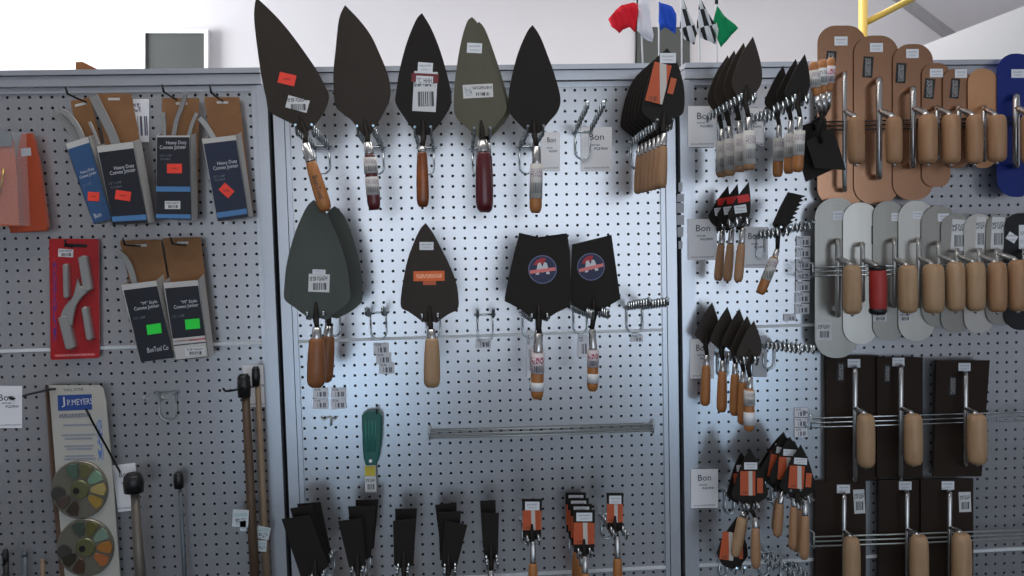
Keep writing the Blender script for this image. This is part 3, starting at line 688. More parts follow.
# orange packs at the left edge
t = thing('orange_card_pack', 'orange card pack with a grey tag at the left edge of the picture', 'pack', P(33, 232, .03), 'orange packs')
mb = MB(); plate(mb, [(20.5,134),(31,133),(34,141),(40,168),(47.5,226),(46,231),(10,233),(8,226),(12,180)], .035, .012, .002); mb.build('card', mat('orange_red_card', (164, 66, 32), .45), t)
sticker(t, 26, 152, 10, 8, .0352, PAPERG, 6, 'tag')
t = thing('clear_blister_pack', 'orange backed clear blister pack cut by the left edge of the picture', 'pack', P(8, 226, .06), 'orange packs')
mb = MB(); plate(mb, [(-22,140),(13,140),(17,180),(19,226),(-20,226)], .055, .004); mb.build('card', ORANGE, t)
mb = MB(); plate(mb, [(-20,132),(20,132),(24,226),(-18,224)], .085, .028, .004); mb.build('blister', CLEAR, t)
mb = MB(); plate(mb, [(-22,131),(11,131),(12,146),(-22,146)], .060, .004); mb.build('header', mat('grey_header', (120, 124, 130), .5), t)
mb = MB(); mb.tube([P(4, 168, .07), P(2, 182, .07), P(-2, 200, .07)], .003, 8); mb.build('tool_tip', mat('brass', (190, 150, 80), .3, .9), t)

# red blister card with metal runners
t = thing('red_blister_card', 'red blister card holding a twisted grey metal line tool', 'pack', P(75, 359, .01))
mb = MB(); plate(mb, [(49,240),(50.5,238.6),(97,239),(98.6,240.5),(99.5,356),(98,358),(52,360),(50.5,358.5)], .014, .003); mb.build('card', REDCARD, t)
sticker(t, 75.5, 245.5, 23, 3.4, .0142, BLACKPL, -2, 'hang_slot')
sticker(t, 65.7, 253, 15, 8, .0142, BARC, -3, 'price_label')
sticker(t, 54.8, 302, 3.5, 88, .0142, print_mat('purple_print', (176, 30, 44), [(0,1,.05,.95,'text',(90,40,120),10)]), 0, 'side_print')
sticker(t, 75, 355, 44, 3, .0142, print_mat('foot_print', (190, 30, 36), [(.05,.95,.2,.8,'text',(230,150,150),30)]), 1, 'foot_print')
for (a, b, wd) in (((64.7,265),(65.5,297),5.5), ((82,257),(87,290),9.5), ((62.5,317),(70,348),10.5), ((84,308),(89,339),7)):
    dx, dy = b[0]-a[0], b[1]-a[1]; n = math.hypot(dx, dy); nx, ny = -dy/n*wd/2, dx/n*wd/2
    mb = MB(); plate(mb, [(a[0]+nx,a[1]+ny),(b[0]+nx,b[1]+ny),(b[0]+dx/n*2,b[1]+dy/n*2),(b[0]-nx,b[1]-ny),(a[0]-nx,a[1]-ny),(a[0]-dx/n*1.5,a[1]-dy/n*1.5)], .032, .016, .003); mb.build('metal_runner', METAL, t)
mb = MB(); plate(mb, spline([(77,278),(75,287),(72,297),(64,307),(60,316)], 4)+[(63,322),(72,326)]+spline([(73,318),(76,306),(82,297),(88,292)], 4)+[(86,288),(80,286)], .030, .008, .002); mb.build('twisted_link', METAL, t)
peg(75, 247, .0, .05, 'short black peg holding the red blister card')

# long white display card with two colourful discs
t = thing('disc_display_card', 'tall white display card with blue logo and two shiny discs', 'display card', P(90, 590, .03))
mb = MB(); plate(mb, [(46,387),(49,385.5),(99,385.5),(103,389),(105.5,400),(112,470),(121,590),(63,590),(55,500)], .032, .004); bc = mb.build('card', mat('card_white', (182, 180, 172), .6), t)
mb = MB(); mb.prism([P(x, y, .032) for x, y in ((45,387),(49,386),(58,500),(66,590),(61,590),(51,480))], (0, .022, 0)); mb.build('brown_edge', mat('edge_brown', (92, 70, 54), .7), t)
text(t, 'WELL DYNE', 73.5, 389.6, 19, 2.6, .0325, INK, 1)
sticker(t, 74.8, 402.5, 34, 15.5, .0324, mat('logo_blue', (36, 70, 140), .5), 2, 'logo_panel')
text(t, 'J.', 65, 402, 7, 10, .0335, INKW, 2); text(t, "P.MEYERS", 80, 401.8, 24, 6, .0335, INKW, 2)
sticker(t, 75, 415.5, 32, 4.5, .0324, print_mat('bold_lines', (182, 180, 172), [(0,1,.1,.9,'text',(50,60,100),24)]), 1, 'print_line')
for i, (y, wd) in enumerate(((425,30),(435,34),(438.5,28),(446,30),(449,26),(456,30),(459,32))):
    sticker(t, 78+i*.3, y, wd, 2, .0324, print_mat('fine_lines', (172, 172, 168), [(0,1,.1,.9,'text',(110,120,146),30)]), 1, 'print_line')
sticker(t, 100, 440, 6, 50, .0324, print_mat('blue_sketch', (180, 180, 174), [(.1,.9,.1,.9,'text',(90,120,180),7)]), 2, 'sketch')
SEG = [mat('seg_%d' % i, c, .25, .6) for i, c in enumerate(((150,190,160),(220,200,130),(206,170,90),(190,150,110),(90,80,70),(110,96,90),(66,70,66),(74,90,86),(110,136,120),(130,130,90)))]
SEG2 = [mat('segb_%d' % i, c, .25, .6) for i, c in enumerate(((160,190,170),(216,150,80),(226,140,90),(210,110,50),(110,84,70),(80,76,66),(62,66,66),(80,90,90),(96,110,100),(130,126,80)))]
for (cx, cy, rr, SG) in ((79, 490, 28.5, SEG), (85, 548, 28.5, SEG2)):
    mk = lambda r: [(cx+r*math.cos(2*math.pi*k/36), cy+r*math.sin(2*math.pi*k/36)*1.02) for k in range(36)]
    mb = MB(); plate(mb, mk(rr), .040, .008, .002); dk = mb.build('disc', mat('disc_body', (128, 124, 112), .3, .5), t)
    for k in range(10):
        a0 = 2*math.pi*(k-1.5)/10+.06; a1 = a0+2*math.pi/10*.76
        pts = [(cx+r*math.cos(a), cy+r*math.sin(a)) for r, a in ((rr*.42, a0+.1), (rr*.62, a0-.04), (rr*.90, a0), (rr*.95, (a0+a1)/2), (rr*.90, a1), (rr*.62, a1+.02), (rr*.42, a1-.06))]
        mb = MB(); mb.prism([P(x, y, .042+.004*math.sin(k*1.7)) for x, y in pts], (0, .003, 0), .0006); mb.build('segment', SG[k], dk)
    mb = MB(); plate(mb, mk(rr*.33), .045, .006, .002); mb.build('hub', mat('hub_olive', (110, 112, 78), .3, .4), dk)
    mb = MB(); plate(mb, [(cx-3+3.2*math.cos(a), cy+1+3.2*math.sin(a)) for a in [2*math.pi*k/14 for k in range(14)]], .0465, .002); mb.build('bore', BLACKPL, dk)
    mb = MB(); plate(mb, [(cx-21+7.5*math.cos(a), cy+4+7.5*math.sin(a)) for a in [2*math.pi*k/18 for k in range(18)]], .043, .005, .001); mb.build('knob', mat('knob_dark', (60, 58, 54), .4), dk)
def wirepeg(label, pts, r=.0026, m=BLACKWIRE):
    mb = MB(); mb.tube([P(*p) for p in pts], r, 8); o = mb.build('peg_hook', m, origin=P(*pts[0])); return tag(o, label, 'hook')
wirepeg('long black peg running left from the tall disc card', [(64,388,0.0),(50,389.5,.05),(30,394,.14),(12,399,.22),(9,397,.225)])
wirepeg('black wire slanting across the tall disc card', [(120,472,.01),(106,446,.05),(92,421,.09),(86,409,.11)])
card('white price card at the left edge below the orange packs', -6, 386, 22, 428, d=.21, title=('Bon', .42, .27, .5, 6.5))
card('tilted white price card right of the tall disc card', 115, 464, 138, 511, d=.004, title=('Bon', .4, .22, .42, 5), ang=7)

# long handled tools on the left rack
def pole(label, cap, top, bot, w0, w1, d, m, capm=BLACKPL, ties=()):
    b = P(*bot, d); t = thing('long_handled_tool', label, 'tool', b)
    mb = MB(); k = mmpx(d); mb.lathe(P(*top, d), b, [(0, w0/2*k), (.5, (w0+w1)/4*k), (1, w1/2*k)], 12); mb.build('shaft', m, t)
    x0, y0, x1, y1 = cap
    mb = MB(); mb.lathe(P((x0+x1)/2-.6, y0, d), P((x0+x1)/2, y1, d), [(0, .3*(x1-x0)*k), (.15, .46*(x1-x0)*k), (.5, .5*(x1-x0)*k), (1, .46*(x1-x0)*k)], 12); mb.build('end_cap', capm, t)
    for (cx, cy, wd, h, a) in ties:
        mb = MB(); plate(mb, rquad(cx, cy, wd, h, a), d+.012, .003); mb.build('plastic_tag', CLEARTAG, t)
    return t
CLEARTAG = print_mat('plastic_tag', (196, 204, 208), [(.2,.8,.2,.5,'text',(120,130,140),9), (.1,.9,.6,.8,'solid',(170,190,196),1)])
card('white price card behind the two long tool handles', 243, 365, 272, 407, title=None)
pole('long dark brown tool handle with a black cap and clear tag', (237.5,374,251,397), (245.5,390), (258,640), 8, 10.5, .06, POLEB, ties=[(240.5,518.5,16,17,-3), (243,526,6,10,0)])
pole('slim tan tool handle with a black cap near the centre upright', (252,366.5,260.5,386), (257.5,380), (270,640), 5.5, 8.5, .04, POLEL, ties=[(263,533,13,12,-12), (262,546,9,11,-4)])
pole('thin galvanised tool handle with a dark knob in the middle of the left rack', (174,472,184,488), (180,484), (188,640), 3.6, 5, .03, GREYBL)
pole('thick grey tool shaft with a black clamp beside the tilted card', (124,473,144,492), (134.5,488), (145,640), 8, 13, .07, POLEG)
pole('black pointed tool tip at the bottom left corner', (3,549,9,565), (6,560), (7,640), 5.5, 6, .03, BLACKPL)
pole('blue grey rod tip second from the bottom left corner', (21.5,551,28,556), (24.7,553), (25.5,640), 5.5, 6.5, .03, GREYBL, capm=GREYBL)
pole('short tan rod tip third from the bottom left corner', (40.5,559,45,563), (42.7,561), (43.5,640), 4.5, 5, .03, POLEL, capm=POLEL)
wirepeg('black peg carrying the two long tool handles', [(256,386,0), (247,388,.06), (229,391,.13), (225,391,.135), (223,388,.137)])
hook(168, 392, .0, .10, 'empty zinc double hook with a loop in the middle of the left rack', half=.02, wavy=False, up=.0, m=WIRE)
# small wooden block behind the left rack's top
mb = MB(); mb.prism([P(x, y, -.05) for x, y in ((75.5,62),(82,61.5),(97,69),(97,82),(76,82))], (0, .02, 0)); o = mb.build('wood_offcut', WOODB, origin=P(86, 82, -.05)); tag(o, 'small brown wooden offcut sticking up behind the left rack top', 'wood block')

# ------------------------------------------------------------------ small flags behind the rack tops
def flag(label, pts, polex, poletop, m, polebot=(None, 82), d=-.06, pm=None, tip=False):
    bx = polebot[0] if polebot[0] is not None else polex
    t = thing('hand_flag', label, 'flag', P(bx, polebot[1], d), 'small hand flags above the racks')
    mb = MB(); mb.tube([P(polex, poletop, d), P(bx, polebot[1], d)], .0022, 8); mb.build('pole', pm or mat('white_stick', (196, 198, 202), .5), t)
    if tip: mb = MB(); mb.tube([P(polex, poletop-3, d), P(polex, poletop+3, d)], .0045, 8); mb.build('finial', BLACKPL, t)
    bm = bmesh.new(); o3 = parent_origin(t)
    vs = [bm.verts.new(P(600+x/6.827, y/6.827, d+.004)-o3) for x, y in pts]
    f = bm.faces.new(vs); bmesh.ops.triangulate(bm, faces=[f]); bmesh.ops.subdivide_edges(bm, edges=bm.edges[:], cuts=3, use_grid_fill=True)
    for v in bm.verts: v.co.y += .006*math.sin(v.co.x*190+v.co.z*60)
    bmesh.ops.recalc_face_normals(bm, faces=bm.faces); bmesh.ops.solidify(bm, geom=bm.faces[:], thickness=.0008)
    me = bpy.data.meshes.new('cloth'); bm.to_mesh(me); bm.free(); me.materials.append(m)
    me.polygons.foreach_set('use_smooth', [True]*len(me.polygons))
    o = bpy.data.objects.new('cloth', me); COL.objects.link(o); o.parent = t
def checker_mat():
    m = bpy.data.materials.new('checkered_cloth'); m.use_nodes = True; nt = m.node_tree; b = nt.nodes['Principled BSDF']; b.inputs['Roughness'].default_value = .8
    tc = nt.nodes.new('ShaderNodeTexCoord'); mp = nt.nodes.new('ShaderNodeMapping'); mp.inputs['Rotation'].default_value = (0, math.radians(14), 0); mp.inputs['Scale'].default_value = (1, .001, 1)
    ck = nt.nodes.new('ShaderNodeTexChecker'); ck.inputs['Scale'].default_value = 23
    ck.inputs['Color1'].default_value = lin((22, 23, 26))+(1,); ck.inputs['Color2'].default_value = lin((196, 200, 206))+(1,)
    nt.links.new(tc.outputs['Object'], mp.inputs[0]); nt.links.new(mp.outputs[0], ck.inputs['Vector']); nt.links.new(ck.outputs['Color'], b.inputs['Base Color'])
    return m
CHK = checker_mat()
cl = lambda n, c: mat(n, c, .8, 0, .2)
flag('small red flag spread out to the left', [(262,25),(215,21),(180,24),(140,42),(110,65),(57,130),(80,185),(130,230),(160,200),(200,190),(245,220)], 637.5, -6, cl('red_cloth', (206,34,50)), (635.5, 82), pm=BLACKPL)
flag('small white flag hanging limp beside the red one', [(270,-30),(330,-30),(338,80),(345,150),(362,240),(355,290),(300,255),(250,215)], 640, -8, cl('white_cloth', (214,216,226)), (643.5, 82))
flag('small blue flag between the white and checkered ones', [(400,12),(440,20),(490,50),(522,95),(515,230),(480,200),(440,190),(400,215)], 658.8, -8, cl('blue_cloth', (40,82,190)), (659, 82))
flag('black and white checkered flag nearer the blue one', [(556,-20),(575,-5),(600,60),(640,150),(672,205),(640,310),(575,260),(548,200)], 681.5, -8, CHK, (682, 82))
flag('black and white checkered flag nearer the green one', [(672,-20),(700,0),(730,60),(765,130),(805,200),(800,300),(740,285),(690,250),(665,190)], 699, -8, CHK, (699.8, 82))
flag('small green flag at the right end of the flags', [(793,45),(860,110),(940,195),(880,260),(830,320),(785,230),(778,150)], 716.5, 1, cl('green_cloth', (14,132,84)), (717, 82), tip=True)

# ------------------------------------------------------------------ right rack: pointing trowel stacks
ORD = ('frontmost', 'second', 'third', 'fourth', 'fifth', 'sixth')
def group_labels(n, tail): return ['%s %s' % (ORD[i] if i < n-1 or n == 1 else 'rearmost', tail) for i in range(n)]
lb = group_labels(4, 'pointed trowel of the stack at the upper left of the right rack')
g = trowel(lb[0], [(753,36.5),(758,52),(762,70),(761,84),(754,95),(748,101)], [(753,36.5),(743,52),(736,68),(732,84),(736,94),(743,101)], .25, (749.3,131,749.5,170), 12.5, (748.5,117), name='pointing_trowel', blade=STEEL_DK, wood=WOOD,
           stick=[('wrap',.0,.85,WRAP)], hd=.02, ferr_w=7)
stack(g, [(0,.06,0), (-.004,.12,-.004,.5), (-.008,.17,-.004,1.5)], lb[1:])
hook(745, 96, .25, .27, 'wavy zinc double hook under the upper left pointed trowel stack', half=.015)
lb = group_labels(3, 'pointed trowel of the second stack on the right rack')
g = trowel(lb[0], [(805,54),(808.5,68),(810,83),(807,96),(800,104)], [(805,54),(796,68),(789,82),(785,92),(788,99),(796,104)], .25, (799.5,131,797.5,172), 11, (800,117), name='pointing_trowel', blade=STEEL_BK, wood=WOODO, stick=[('wrap',.0,.6,WRAP)], hd=.02, ferr_w=6.5)
stack(g, [(0,.05,0), (-.002,.11,-.003,-.8)], lb[1:])
hook(798, 97, .25, .27, 'wavy zinc double hook under the second pointed trowel stack', half=.015)
card('white price card left of the upper pointed trowel stack', 688, 106, 717, 147, d=.012, title=('Bon', .56, .24, .5, 6.5))
card('white price card between the two upper pointed trowel stacks', 746, 108, 764, 146, title=('Bon', .5, .2, .5, 5))
# upside-down square trowels beside the copper floats
for i, (q, gr, fe) in enumerate((((((806,142),(833,127),(846,170),(815,168)), (817,96,813,62), (820,112))), ((((796,150),(822,138),(836,168),(806,182)), (823,94,822,60), (824,112))), ((((800,126),(826,118),(829,150),(800,172)), (829,92,831,58), (828,108))))):
    lab = ('upside down square trowel with its handle up, nearest the copper floats', 'upside down square trowel with a slanting black blade, middle of three', 'upside down square trowel with its handle up, farthest right of three')[i]
    d = .22-.03*i
    t = thing('square_trowel', lab, 'trowel', P(*q[2], d))
    mb = MB(); plate(mb, q, d, .0018); mb.build('blade', STEEL_BK, t)
    mid = lerp2(q[0], q[1], .5)
    mb = MB(); mb.tube([P(mid[0]+2, mid[1]+8, d+.002), P(mid[0], mid[1], d+.006), P((mid[0]+fe[0])/2+4, (mid[1]+fe[1])/2, d+.02), P(*fe, d+.02)], .0045, 8); mb.build('tang', STEEL_BK, t)
    mb = MB(); mb.lathe(P(*fe, d+.02), P(gr[0], gr[1], d+.02), [(0, .006), (1, .008)], 12); mb.build('ferrule', FERR, t)
    mb = MB(); mb.lathe(P(gr[0], gr[1], d+.02), P(gr[2], gr[3], d+.02), [(u, .0105*r) for u, r in HPROF], 12); mb.build('handle', WOODO, t)
    mb = MB(); a, b = P(gr[0], gr[1], d+.02), P(gr[2], gr[3], d+.02); mb.lathe(a.lerp(b, .25), a.lerp(b, .75), [(0, .0108), (1, .0112)], 12); mb.build('handle_label', (WRAP, BARC, NAMW)[i], t)
# row two
REDTIP = mat('red_blade_label', (206, 40, 36), .5)
lb = group_labels(3, 'red labelled pointed trowel on the right rack')
g = trowel(lb[0], [(748.8,182),(750.5,198),(750,214),(745,221),(741,226)], [(748.8,182),(738,196),(731,208),(728,214),(731,221),(737,226)], .16, (741.5,243,738,282), 9.5, (743,228), name='pointing_trowel', blade=STEEL_BK, wood=WOOD, hd=.014, ferr_w=6.5, tang_up=6)
sticker(g, 743.5, 198.5, 12, 7.5, .1603, REDTIP, 10, 'red_label'); sticker(g, 740.5, 209, 12, 8, .1603, PRICE, 8, 'price_sticker')
stack(g, [(-.006,.06,-.001), (-.014,.105,-.002)], lb[1:])
hook(740, 219, .16, .20, 'wavy zinc hook under the red labelled pointed trowels', half=.012)
card('white price card left of the red labelled trowels', 688, 219, 717, 260, d=.012, title=('Bon', .52, .22, .5, 6.5))
card('white price card behind the serrated trowel', 744, 227, 768, 268, title=('Bon', .42, .22, .5, 6.5))
ser = [(788,192)]
for k in range(7):
    a = lerp2((803,197), (789,227), k/7); b = lerp2((803,197), (789,227), (k+.5)/7); ser += [(a[0]+3, a[1]-1), (b[0]-1.5, b[1]-.5)]
trowel('black trowel with a saw toothed edge hanging at an angle', ser+[(784,231),(780,233)], [(788,192),(780,207),(772.5,224),(776,230)], .13, (775,257,760,294), 10, (777.5,249), name='notched_trowel', straight=True, blade=STEEL_BK, wood=WOODO, hd=.014, ferr_w=6, heel=(778,231), tang_up=7, stick=[('wrap',.05,.62,WRAP)])
hook(779, 229, .13, .17, 'wavy zinc hook under the saw toothed trowel', half=.011)
hook(790, 229, .0, .12, 'empty wavy zinc hook beside the saw toothed trowel', half=.010, up=.008, loop=False)
for i in range(7):
    card('%s price label down in the column beside the steel floats' % ('first', 'second', 'third', 'fourth', 'fifth', 'sixth', 'seventh')[i], 796.5-.2*i, 236+i*11.3, 810.5-.2*i, 246.2+i*11.3, m=LBL, group='column of small price labels', name='shelf_label', cat='label')
card('small price label left of the foot of the label column', 784, 314, 796, 321, m=LBL, name='shelf_label', cat='label')
# row three
lb = group_labels(5, 'dark pointed trowel of the fanned stack with orange handles')
g = trowel(lb[0], [(754,320.7),(758,331),(761.5,343),(760.7,354),(755,360),(751,366)], [(754,320.7),(746,333),(740,345),(736.5,356),(741,361),(746,366)], .19, (749.5,388,749,431), 11, (750,377), name='pointing_trowel', blade=STEEL_DK, wood=WOODO, hd=.014, ferr_w=7, stick=[('wrap',.05,.4,WRAP), ('wrap',.55,.85,PAPER)])
stack(g, [(-.003,.035,.008), (-.010,.07,.022), (-.032,.10,.025,.6), (-.061,.14,.034,1.5)], lb[1:], skip=('handle_label',))
hook(748, 357, .19, .22, 'wavy zinc hook under the fanned trowel stack', half=.013)
hook(768, 344, .0, .24, 'empty long wavy zinc hook reaching toward the brown floats', half=.015, up=.018)
card('white price card left of the fanned trowel stack', 690, 339, 714, 378.5, d=.012, title=('Bon', .5, .22, .5, 6.5))
card('grey price card behind the empty long hook', 753, 336, 767, 377, m=PAPERG)
for i in range(3):
    card('%s of three price labels by the end of the brown float rail' % ('top', 'middle', 'bottom')[i], 794.5, 408+i*10, 807.5, 417+i*10, m=LBL, group='labels by the brown float rail', name='shelf_label', cat='label')
# row four: small packaged trowels
def minitrowel(label, tip, wd, h, d, grip, ferr, ang=0, wg=9.5, pack=True, m=STEEL_BK):
    x, y = tip; a = math.radians(ang); R2 = lambda u, v: (x+u*wd*math.cos(a)+v*h*math.sin(a), y-u*wd*math.sin(a)+v*h*math.cos(a))
    t = trowel(label, [R2(0,0), R2(.22,.25), R2(.42,.6), R2(.5,.8), R2(.28,.92), R2(.1,1)], [R2(0,0), R2(-.22,.25), R2(-.42,.6), R2(-.5,.8), R2(-.28,.92), R2(-.1,1)], d, grip, wg, ferr, name='packed_trowel', blade=m, wood=WOOD, hd=.012, ferr_w=6.5, tang_up=6)
    if pack:
        c = R2(.02, .30); sticker(t, c[0], c[1], wd*.36, h*.12, d+.001, PRICE, ang, 'price_sticker')
        c = R2(-.06, .60); sticker(t, c[0], c[1], wd*.42, h*.42, d+.0008, ORANGEPK, ang, 'orange_sleeve')
        c = R2(.28, .64); sticker(t, c[0], c[1], wd*.16, h*.26, d+.0006, ORANGE, ang, 'orange_patch')
    return t
m1 = minitrowel('front orange sleeved pointed trowel at the lower left of the right rack', (750,448.5), 36, 58, .15, (755.5,527,756,568), (755,517), 0, 10)
m2 = minitrowel('orange sleeved pointed trowel behind the front lower left one', (741,452), 34, 54, .11, (744,522,736.5,553), (747,514), 4, 10)
hook(749, 502, .15, .18, 'zinc hook under the lower left orange sleeved trowels', half=.012)
card('white price card left of the lower orange sleeved trowels', 691, 469, 718, 508, d=.012, title=('Bon', .5, .22, .5, 6.5))
# one hanging handle up
t = thing('packed_trowel', 'orange sleeved trowel hanging blade down at the bottom of the right rack', 'trowel', P(733, 570, .13))
mb = MB(); plate(mb, [(737,517),(747,545),(748,556),(740,567),(731,569),(722,565),(716.5,553),(722,538)], .13, .0018); mb.build('blade', STEEL_BK, t)
sticker(t, 728, 546, 14, 28, .1304, ORANGEPK, -8, 'orange_sleeve'); sticker(t, 741, 552, 4, 14, .1304, ORANGE, 0, 'orange_patch')
mb = MB(); mb.lathe(P(735, 556, .142), P(742.5, 517, .142), [(u, .0125*r) for u, r in HPROF], 12); mb.build('handle', WOODL, t)
mb = MB(); mb.lathe(P(742.5, 518, .142), P(743.5, 511, .142), [(0, .008), (1, .0065)], 12); mb.build('ferrule', FERR, t)
hook(735, 566, .10, .14, 'zinc hook under the blade down orange sleeved trowel', half=.01)
lbm = ['front left orange sleeved trowel of the lower right cluster', 'rear left orange sleeved trowel of the lower right cluster']
n1 = minitrowel(lbm[0], (785.5,435), 40, 54, .13, (780,503,777,536), (783,491), -10, 10); stack(n1, [(.012,.04,-.002)], lbm[1:])
lbm = ['front right orange sleeved trowel of the lower right cluster', 'middle right orange sleeved trowel of the lower right cluster', 'rear right orange sleeved trowel of the lower right cluster']
n2 = minitrowel(lbm[0], (801,445), 36, 54, .17, (805,515,804,559), (805,500), -4, 10); stack(n2, [(.006,.055,-.003), (-.018,.02,.016)], lbm[1:])
hook(789, 487, .13, .17, 'zinc hook under the left half of the lower right cluster', half=.012)
hook(803, 497, .17, .20, 'zinc hook under the right half of the lower right cluster', half=.012)
hook(763, 552, .0, .12, 'empty zinc hook at the bottom between the sleeved trowel groups', half=.012, up=.004)
hook(785, 562, .0, .12, 'empty zinc hook at the very bottom of the right rack', half=.014, up=.004)

# ------------------------------------------------------------------ floats and finishing trowels
def stadium(x0, x1, y0, y1, r, n=8):
    out = []
    for cx, cy, a0 in ((x1-r, y0+r, -90), (x1-r, y1-r, 0), (x0+r, y1-r, 90), (x0+r, y0+r, 180)):
        for k in range(n+1):
            a = math.radians(a0+90*k/n); out.append((cx+r*math.cos(a), cy+r*math.sin(a)))
    return out
def ftrowel(label, box, d, rod, grip, bladem, gripm=WOODL, r=None, name='finishing_trowel', cat='trowel', stick=(), quad=None, rodm=FERR, ends=None, th=.0015, gd=.075, group=None):
    """flat hand trowel: blade plate, mounting rod along it, bent tang and raised handle"""
    x0, x1, y0, y1 = box
    t = thing(name, label, cat, P((x0+x1)/2, y1, d), group)
    mb = MB(); plate(mb, quad or (stadium(x0, x1, y0, y1, r) if r else [(x0,y0),(x1,y0),(x1,y1),(x0,y1)]), d, th, .0006 if th > .004 else 0); mb.build('blade', bladem, t)
    rx, ry0, ry1, rw = rod; gx0, gx1, gy0, gy1 = grip; gx = (gx0+gx1)/2
    k = mmpx(d+.03); rr = rw/2*k
    mb = MB(); mb.tube([P(rx+.3, ry0, d+.006), P(rx, ry0+1, d+.024), P(rx, ry0+5, d+.03), P(rx, (ry0+ry1)/2, d+.03), P(rx, ry1-5, d+.03), P(rx, ry1-1, d+.024), P(rx+.1, ry1, d+.006)], rr, 10); mb.build('mounting_rod', rodm, t)
    hg = gd+d; hk = mmpx(hg); hr = (gx1-gx0)/2*hk
    mb = MB(); mb.tube([P(rx, gy0-6, d+.03), P(rx+(gx-rx)*.35, gy0-4, d+.04), P(rx+(gx-rx)*.8, gy0-1, d+.06), P(gx, gy0+3, hg)], [rr, rr*1.15, rr*1.25, rr*1.1], 10); mb.build('tang', rodm, t)
    a, b = P(gx, gy0, hg), P(gx+.3, gy1, hg)
    mb = MB(); mb.lathe(a, b, [(0, hr*.55), (.03, hr*.80), (.1, hr*.95), (.3, hr), (.7, hr), (.9, hr*.96), (.97, hr*.8), (1, hr*.5)], 18); mb.build('handle', gripm, t)
    mb = MB(); mb.lathe(P(gx+.3, gy1-1, hg), P(gx+.3, gy1+2.5, hg), [(0, .004), (.7, .0045), (1, .002)], 10); mb.build('end_screw', FERR, t)
    if ends:
        for ya, yb in ((gy0-.5, gy0+5), (gy1-6, gy1+1.2)):
            mb = MB(); mb.lathe(P(gx, ya, hg), P(gx, yb, hg), [(0, hr*.8), (.3, hr*1.03), (.7, hr*1.03), (1, hr*.8)], 16); mb.build('handle_end', ends, t)
    for st in stick: sticker(t, st[0], st[1], st[2], st[3], d, st[5], st[4])
    return t
cp = 'copper brown round ended finishing trowel, '
F_ = [((817.5,866,25.5,206), (844.5,73,190,5), (847.5,864.5,117,164), 18, [(841,41,13,9,0,PRICE), (831,62,10,22,-4,BLACKLB)], cp+'widest, next to the pointed trowels'),
      ((854,898.5,35.5,204), (879,79.5,177,6.5), (885.7,902,117,164), 18, [(876.5,47.5,13,9,0,PRICE), (868,67,10,21,-4,BLACKLB)], cp+'second from the left of its rail'),
      ((893,933,44,200), (913,88.6,166,6.5), (918.5,937,114.5,164), 17, [(912.5,53.5,12.5,9,0,PRICE), (901,73,10,20,-4,BLACKLB)], cp+'third from the left of its rail'),
      ((922,950.5,63,187), (937,107,160,5), (941.5,960,114.5,164), 12, [(936.5,73,13,8.5,0,PRICE), (929.5,88.5,10,20,-6,BLACKLB)], cp+'fourth and narrow'),
      ((943,970,68.5,168), (958.5,107,160,5), (966,982.5,115,164), 12, [(961,73.5,12,8.5,0,PRICE), (955,88.5,9,20,-6,BLACKLB)], cp+'fifth with label and sticker')]
for i, (bx, rd, gp, r, st, lab) in enumerate(F_):
    ftrowel(lab, bx, .026+.004*i, rd, gp, COPPER, WOOD, r, stick=st)
ftrowel('bright copper round ended finishing trowel without any sticker', (968,997.7,68.5,168), (.026+.020), (984,107,160,5), (987,1006,115,162), mat('bright_copper', (206, 156, 116), .34, .5, noise=((14, 14, 14), .6, (190, 138, 98))), WOOD, 14)
ftrowel('navy blue round ended finishing trowel at the right edge', (997,1036,53.5,197), (.026+.024), (1016,96,166,7), (1021,1040,114,164), NAVYBL, WOOD, 18, stick=[(1018,73.5,13,8.5,0,PRICE)])
rail('wire rail holding the copper finishing trowels', 824, 122, 1040, 117, .058, 4.2, m=BLACKWIRE)
st_ = 'stainless round ended finishing trowel, '
S_ = [((815,858,198,358), (838,241,315,6), (842.5,861.5,265,314), 20, SILVERD, WOODL, [(838.5,215.5,11,9,0,PRICE), (824,331,15,18,0,BARC)], st_+'leftmost and largest'),
      ((843,878.5,202.5,344), (862.5,244,300,5), (869,886.5,266,313), 17, SILVER, REDPL, [(873,235,3,18,0,BLACKLB)], 'stainless finishing trowel with a red handle and black ends'),
      ((873,904,201,341), (894.5,240,306,5), (898,917.5,265,313), 15, SILVERD, WOODL, [(896,217,9,8,0,PRICE), (880,317,14,9,0,BARC)], st_+'just right of the red handled one'),
      ((898.5,934.5,201,341), (918.5,240,306,5), (922.5,944,264,313), 17, SILVER, WOODL, [(918,215,10,8,0,PRICE), (905,317,12,9,0,BARC)], st_+'second right of the red handled one'),
      ((921.5,956.5,205.5,327), (938.5,243,306,5), (946,964.7,262,311), 17, SILVERD, WOODL, [(943.5,217.5,11,8,0,PRICE)], st_+'third right of the red handled one'),
      ((941,971,214,333), (957,250,306,5), (965.6,985,262,311), 14, SILVERD, WOODL, [(959,235,15,31,-4,BARC)], st_+'first with a tall barcode label'),
      ((964,994,214,333), (979.5,250,306,5), (987.5,1006.5,262,312), 14, SILVER, WOOD, [(980.5,233,9,32,-3,BARC)], st_+'second with a tall barcode label'),
      ((986,1014,215,325), (997,250,306,5), (1008,1027,260,311), 13, SILVERD, WOOD, [(998,233,13,32,-3,BARC)], st_+'third with a tall barcode label')]
for i, (bx, rd, gp, r, bmt, gm, st, lab) in enumerate(S_):
    ftrowel(lab, bx, .045+.004*i, rd, gp, bmt, gm, r, stick=st, rodm=METAL, ends=BLACKPL if gm is REDPL else None)
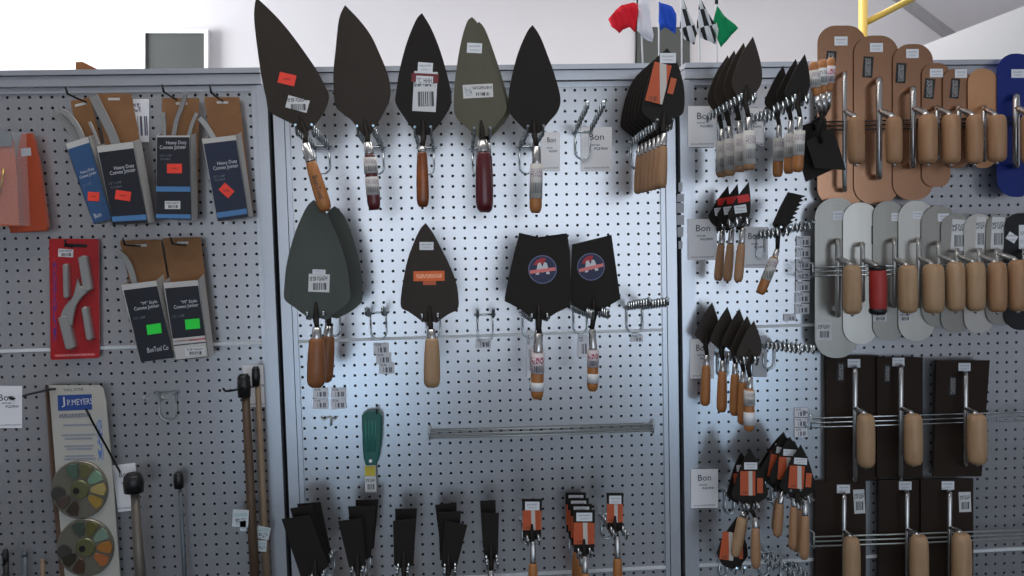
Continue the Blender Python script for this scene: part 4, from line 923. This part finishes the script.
ftrowel('black round ended finishing trowel with a tilted white tag at the right edge', (1004.5,1040,213,330), .045+.033, (1024,250,306,5), (1030,1048,260,311), mat('black_blade', (24, 25, 27), .5, .3), WOOD, 15, stick=[(1012,237.5,10,8,-32,PRICE), (1022,237,6,24,0,PRICE)])
rail('wire rail holding the stainless finishing trowels', 813, 267.5, 1040, 263, .086, 4.2, m=CHROME)
W_ = [('brown square float in the upper row next to the pointed trowels', (826,879,355.6,481), (855,368,480,5.5), (856.5,875,414,467), [(854,363.3,12.5,8.5,0,PRICE), (841,372,8,19,-3,BLACKLB)], None),
      ('brown square float in the middle of the upper row', (877,923,357.5,478), (900.7,366,478,5.5), (904,922.5,414,465), [(898.5,362,12,8.5,0,PRICE), (887.5,373.5,7,18,-3,BLACKLB)], None),
      ('brown square float standing apart at the right of the upper row', (934,990,360.5,476.5), (965.5,373,465,5), (967,986.5,414,464), [(964.6,367,12,8,0,PRICE), (953,386,8,19,-6,BLACKLB)], [(936.4,360.6),(990,360.6),(981.7,476.4),(933.4,476.4)]),
      ('brown square float in the lower row, leftmost with a tall barcode', (815,866,481,610), (844,494,600,5), (842.5,860.5,537,600), [(843.5,489,13,8.5,0,PRICE), (859.3,501.5,11,24,3,BARC)], None),
      ('brown square float in the middle of the lower row', (878.5,925,480,610), (907,492,600,5), (909.5,928.5,535,600), [(905.3,485.7,12.5,8.5,0,PRICE)], None),
      ('brown square float at the right of the lower row with a short barcode', (921,973.5,479,610), (949.5,492,600,5), (951.5,971.5,533,600), [(948,485.5,12.5,8.5,0,PRICE), (965,502,12,20,2,BARC)], None)]
for i, (lab, bx, rd, gp, st, q) in enumerate(W_):
    ftrowel(lab, bx, .020+.009*(i % 3), rd, gp, BROWNFL, WOODL, None, 'hand_float', 'float', st, q, th=.007, gd=.07)
rail('wire rail holding the upper row of brown floats', 811, 418.5, 1040, 411.5, .048, 4.5, m=CHROME)
rail('wire rail holding the lower row of brown floats', 814, 537, 1040, 529.5, .048, 4.6)
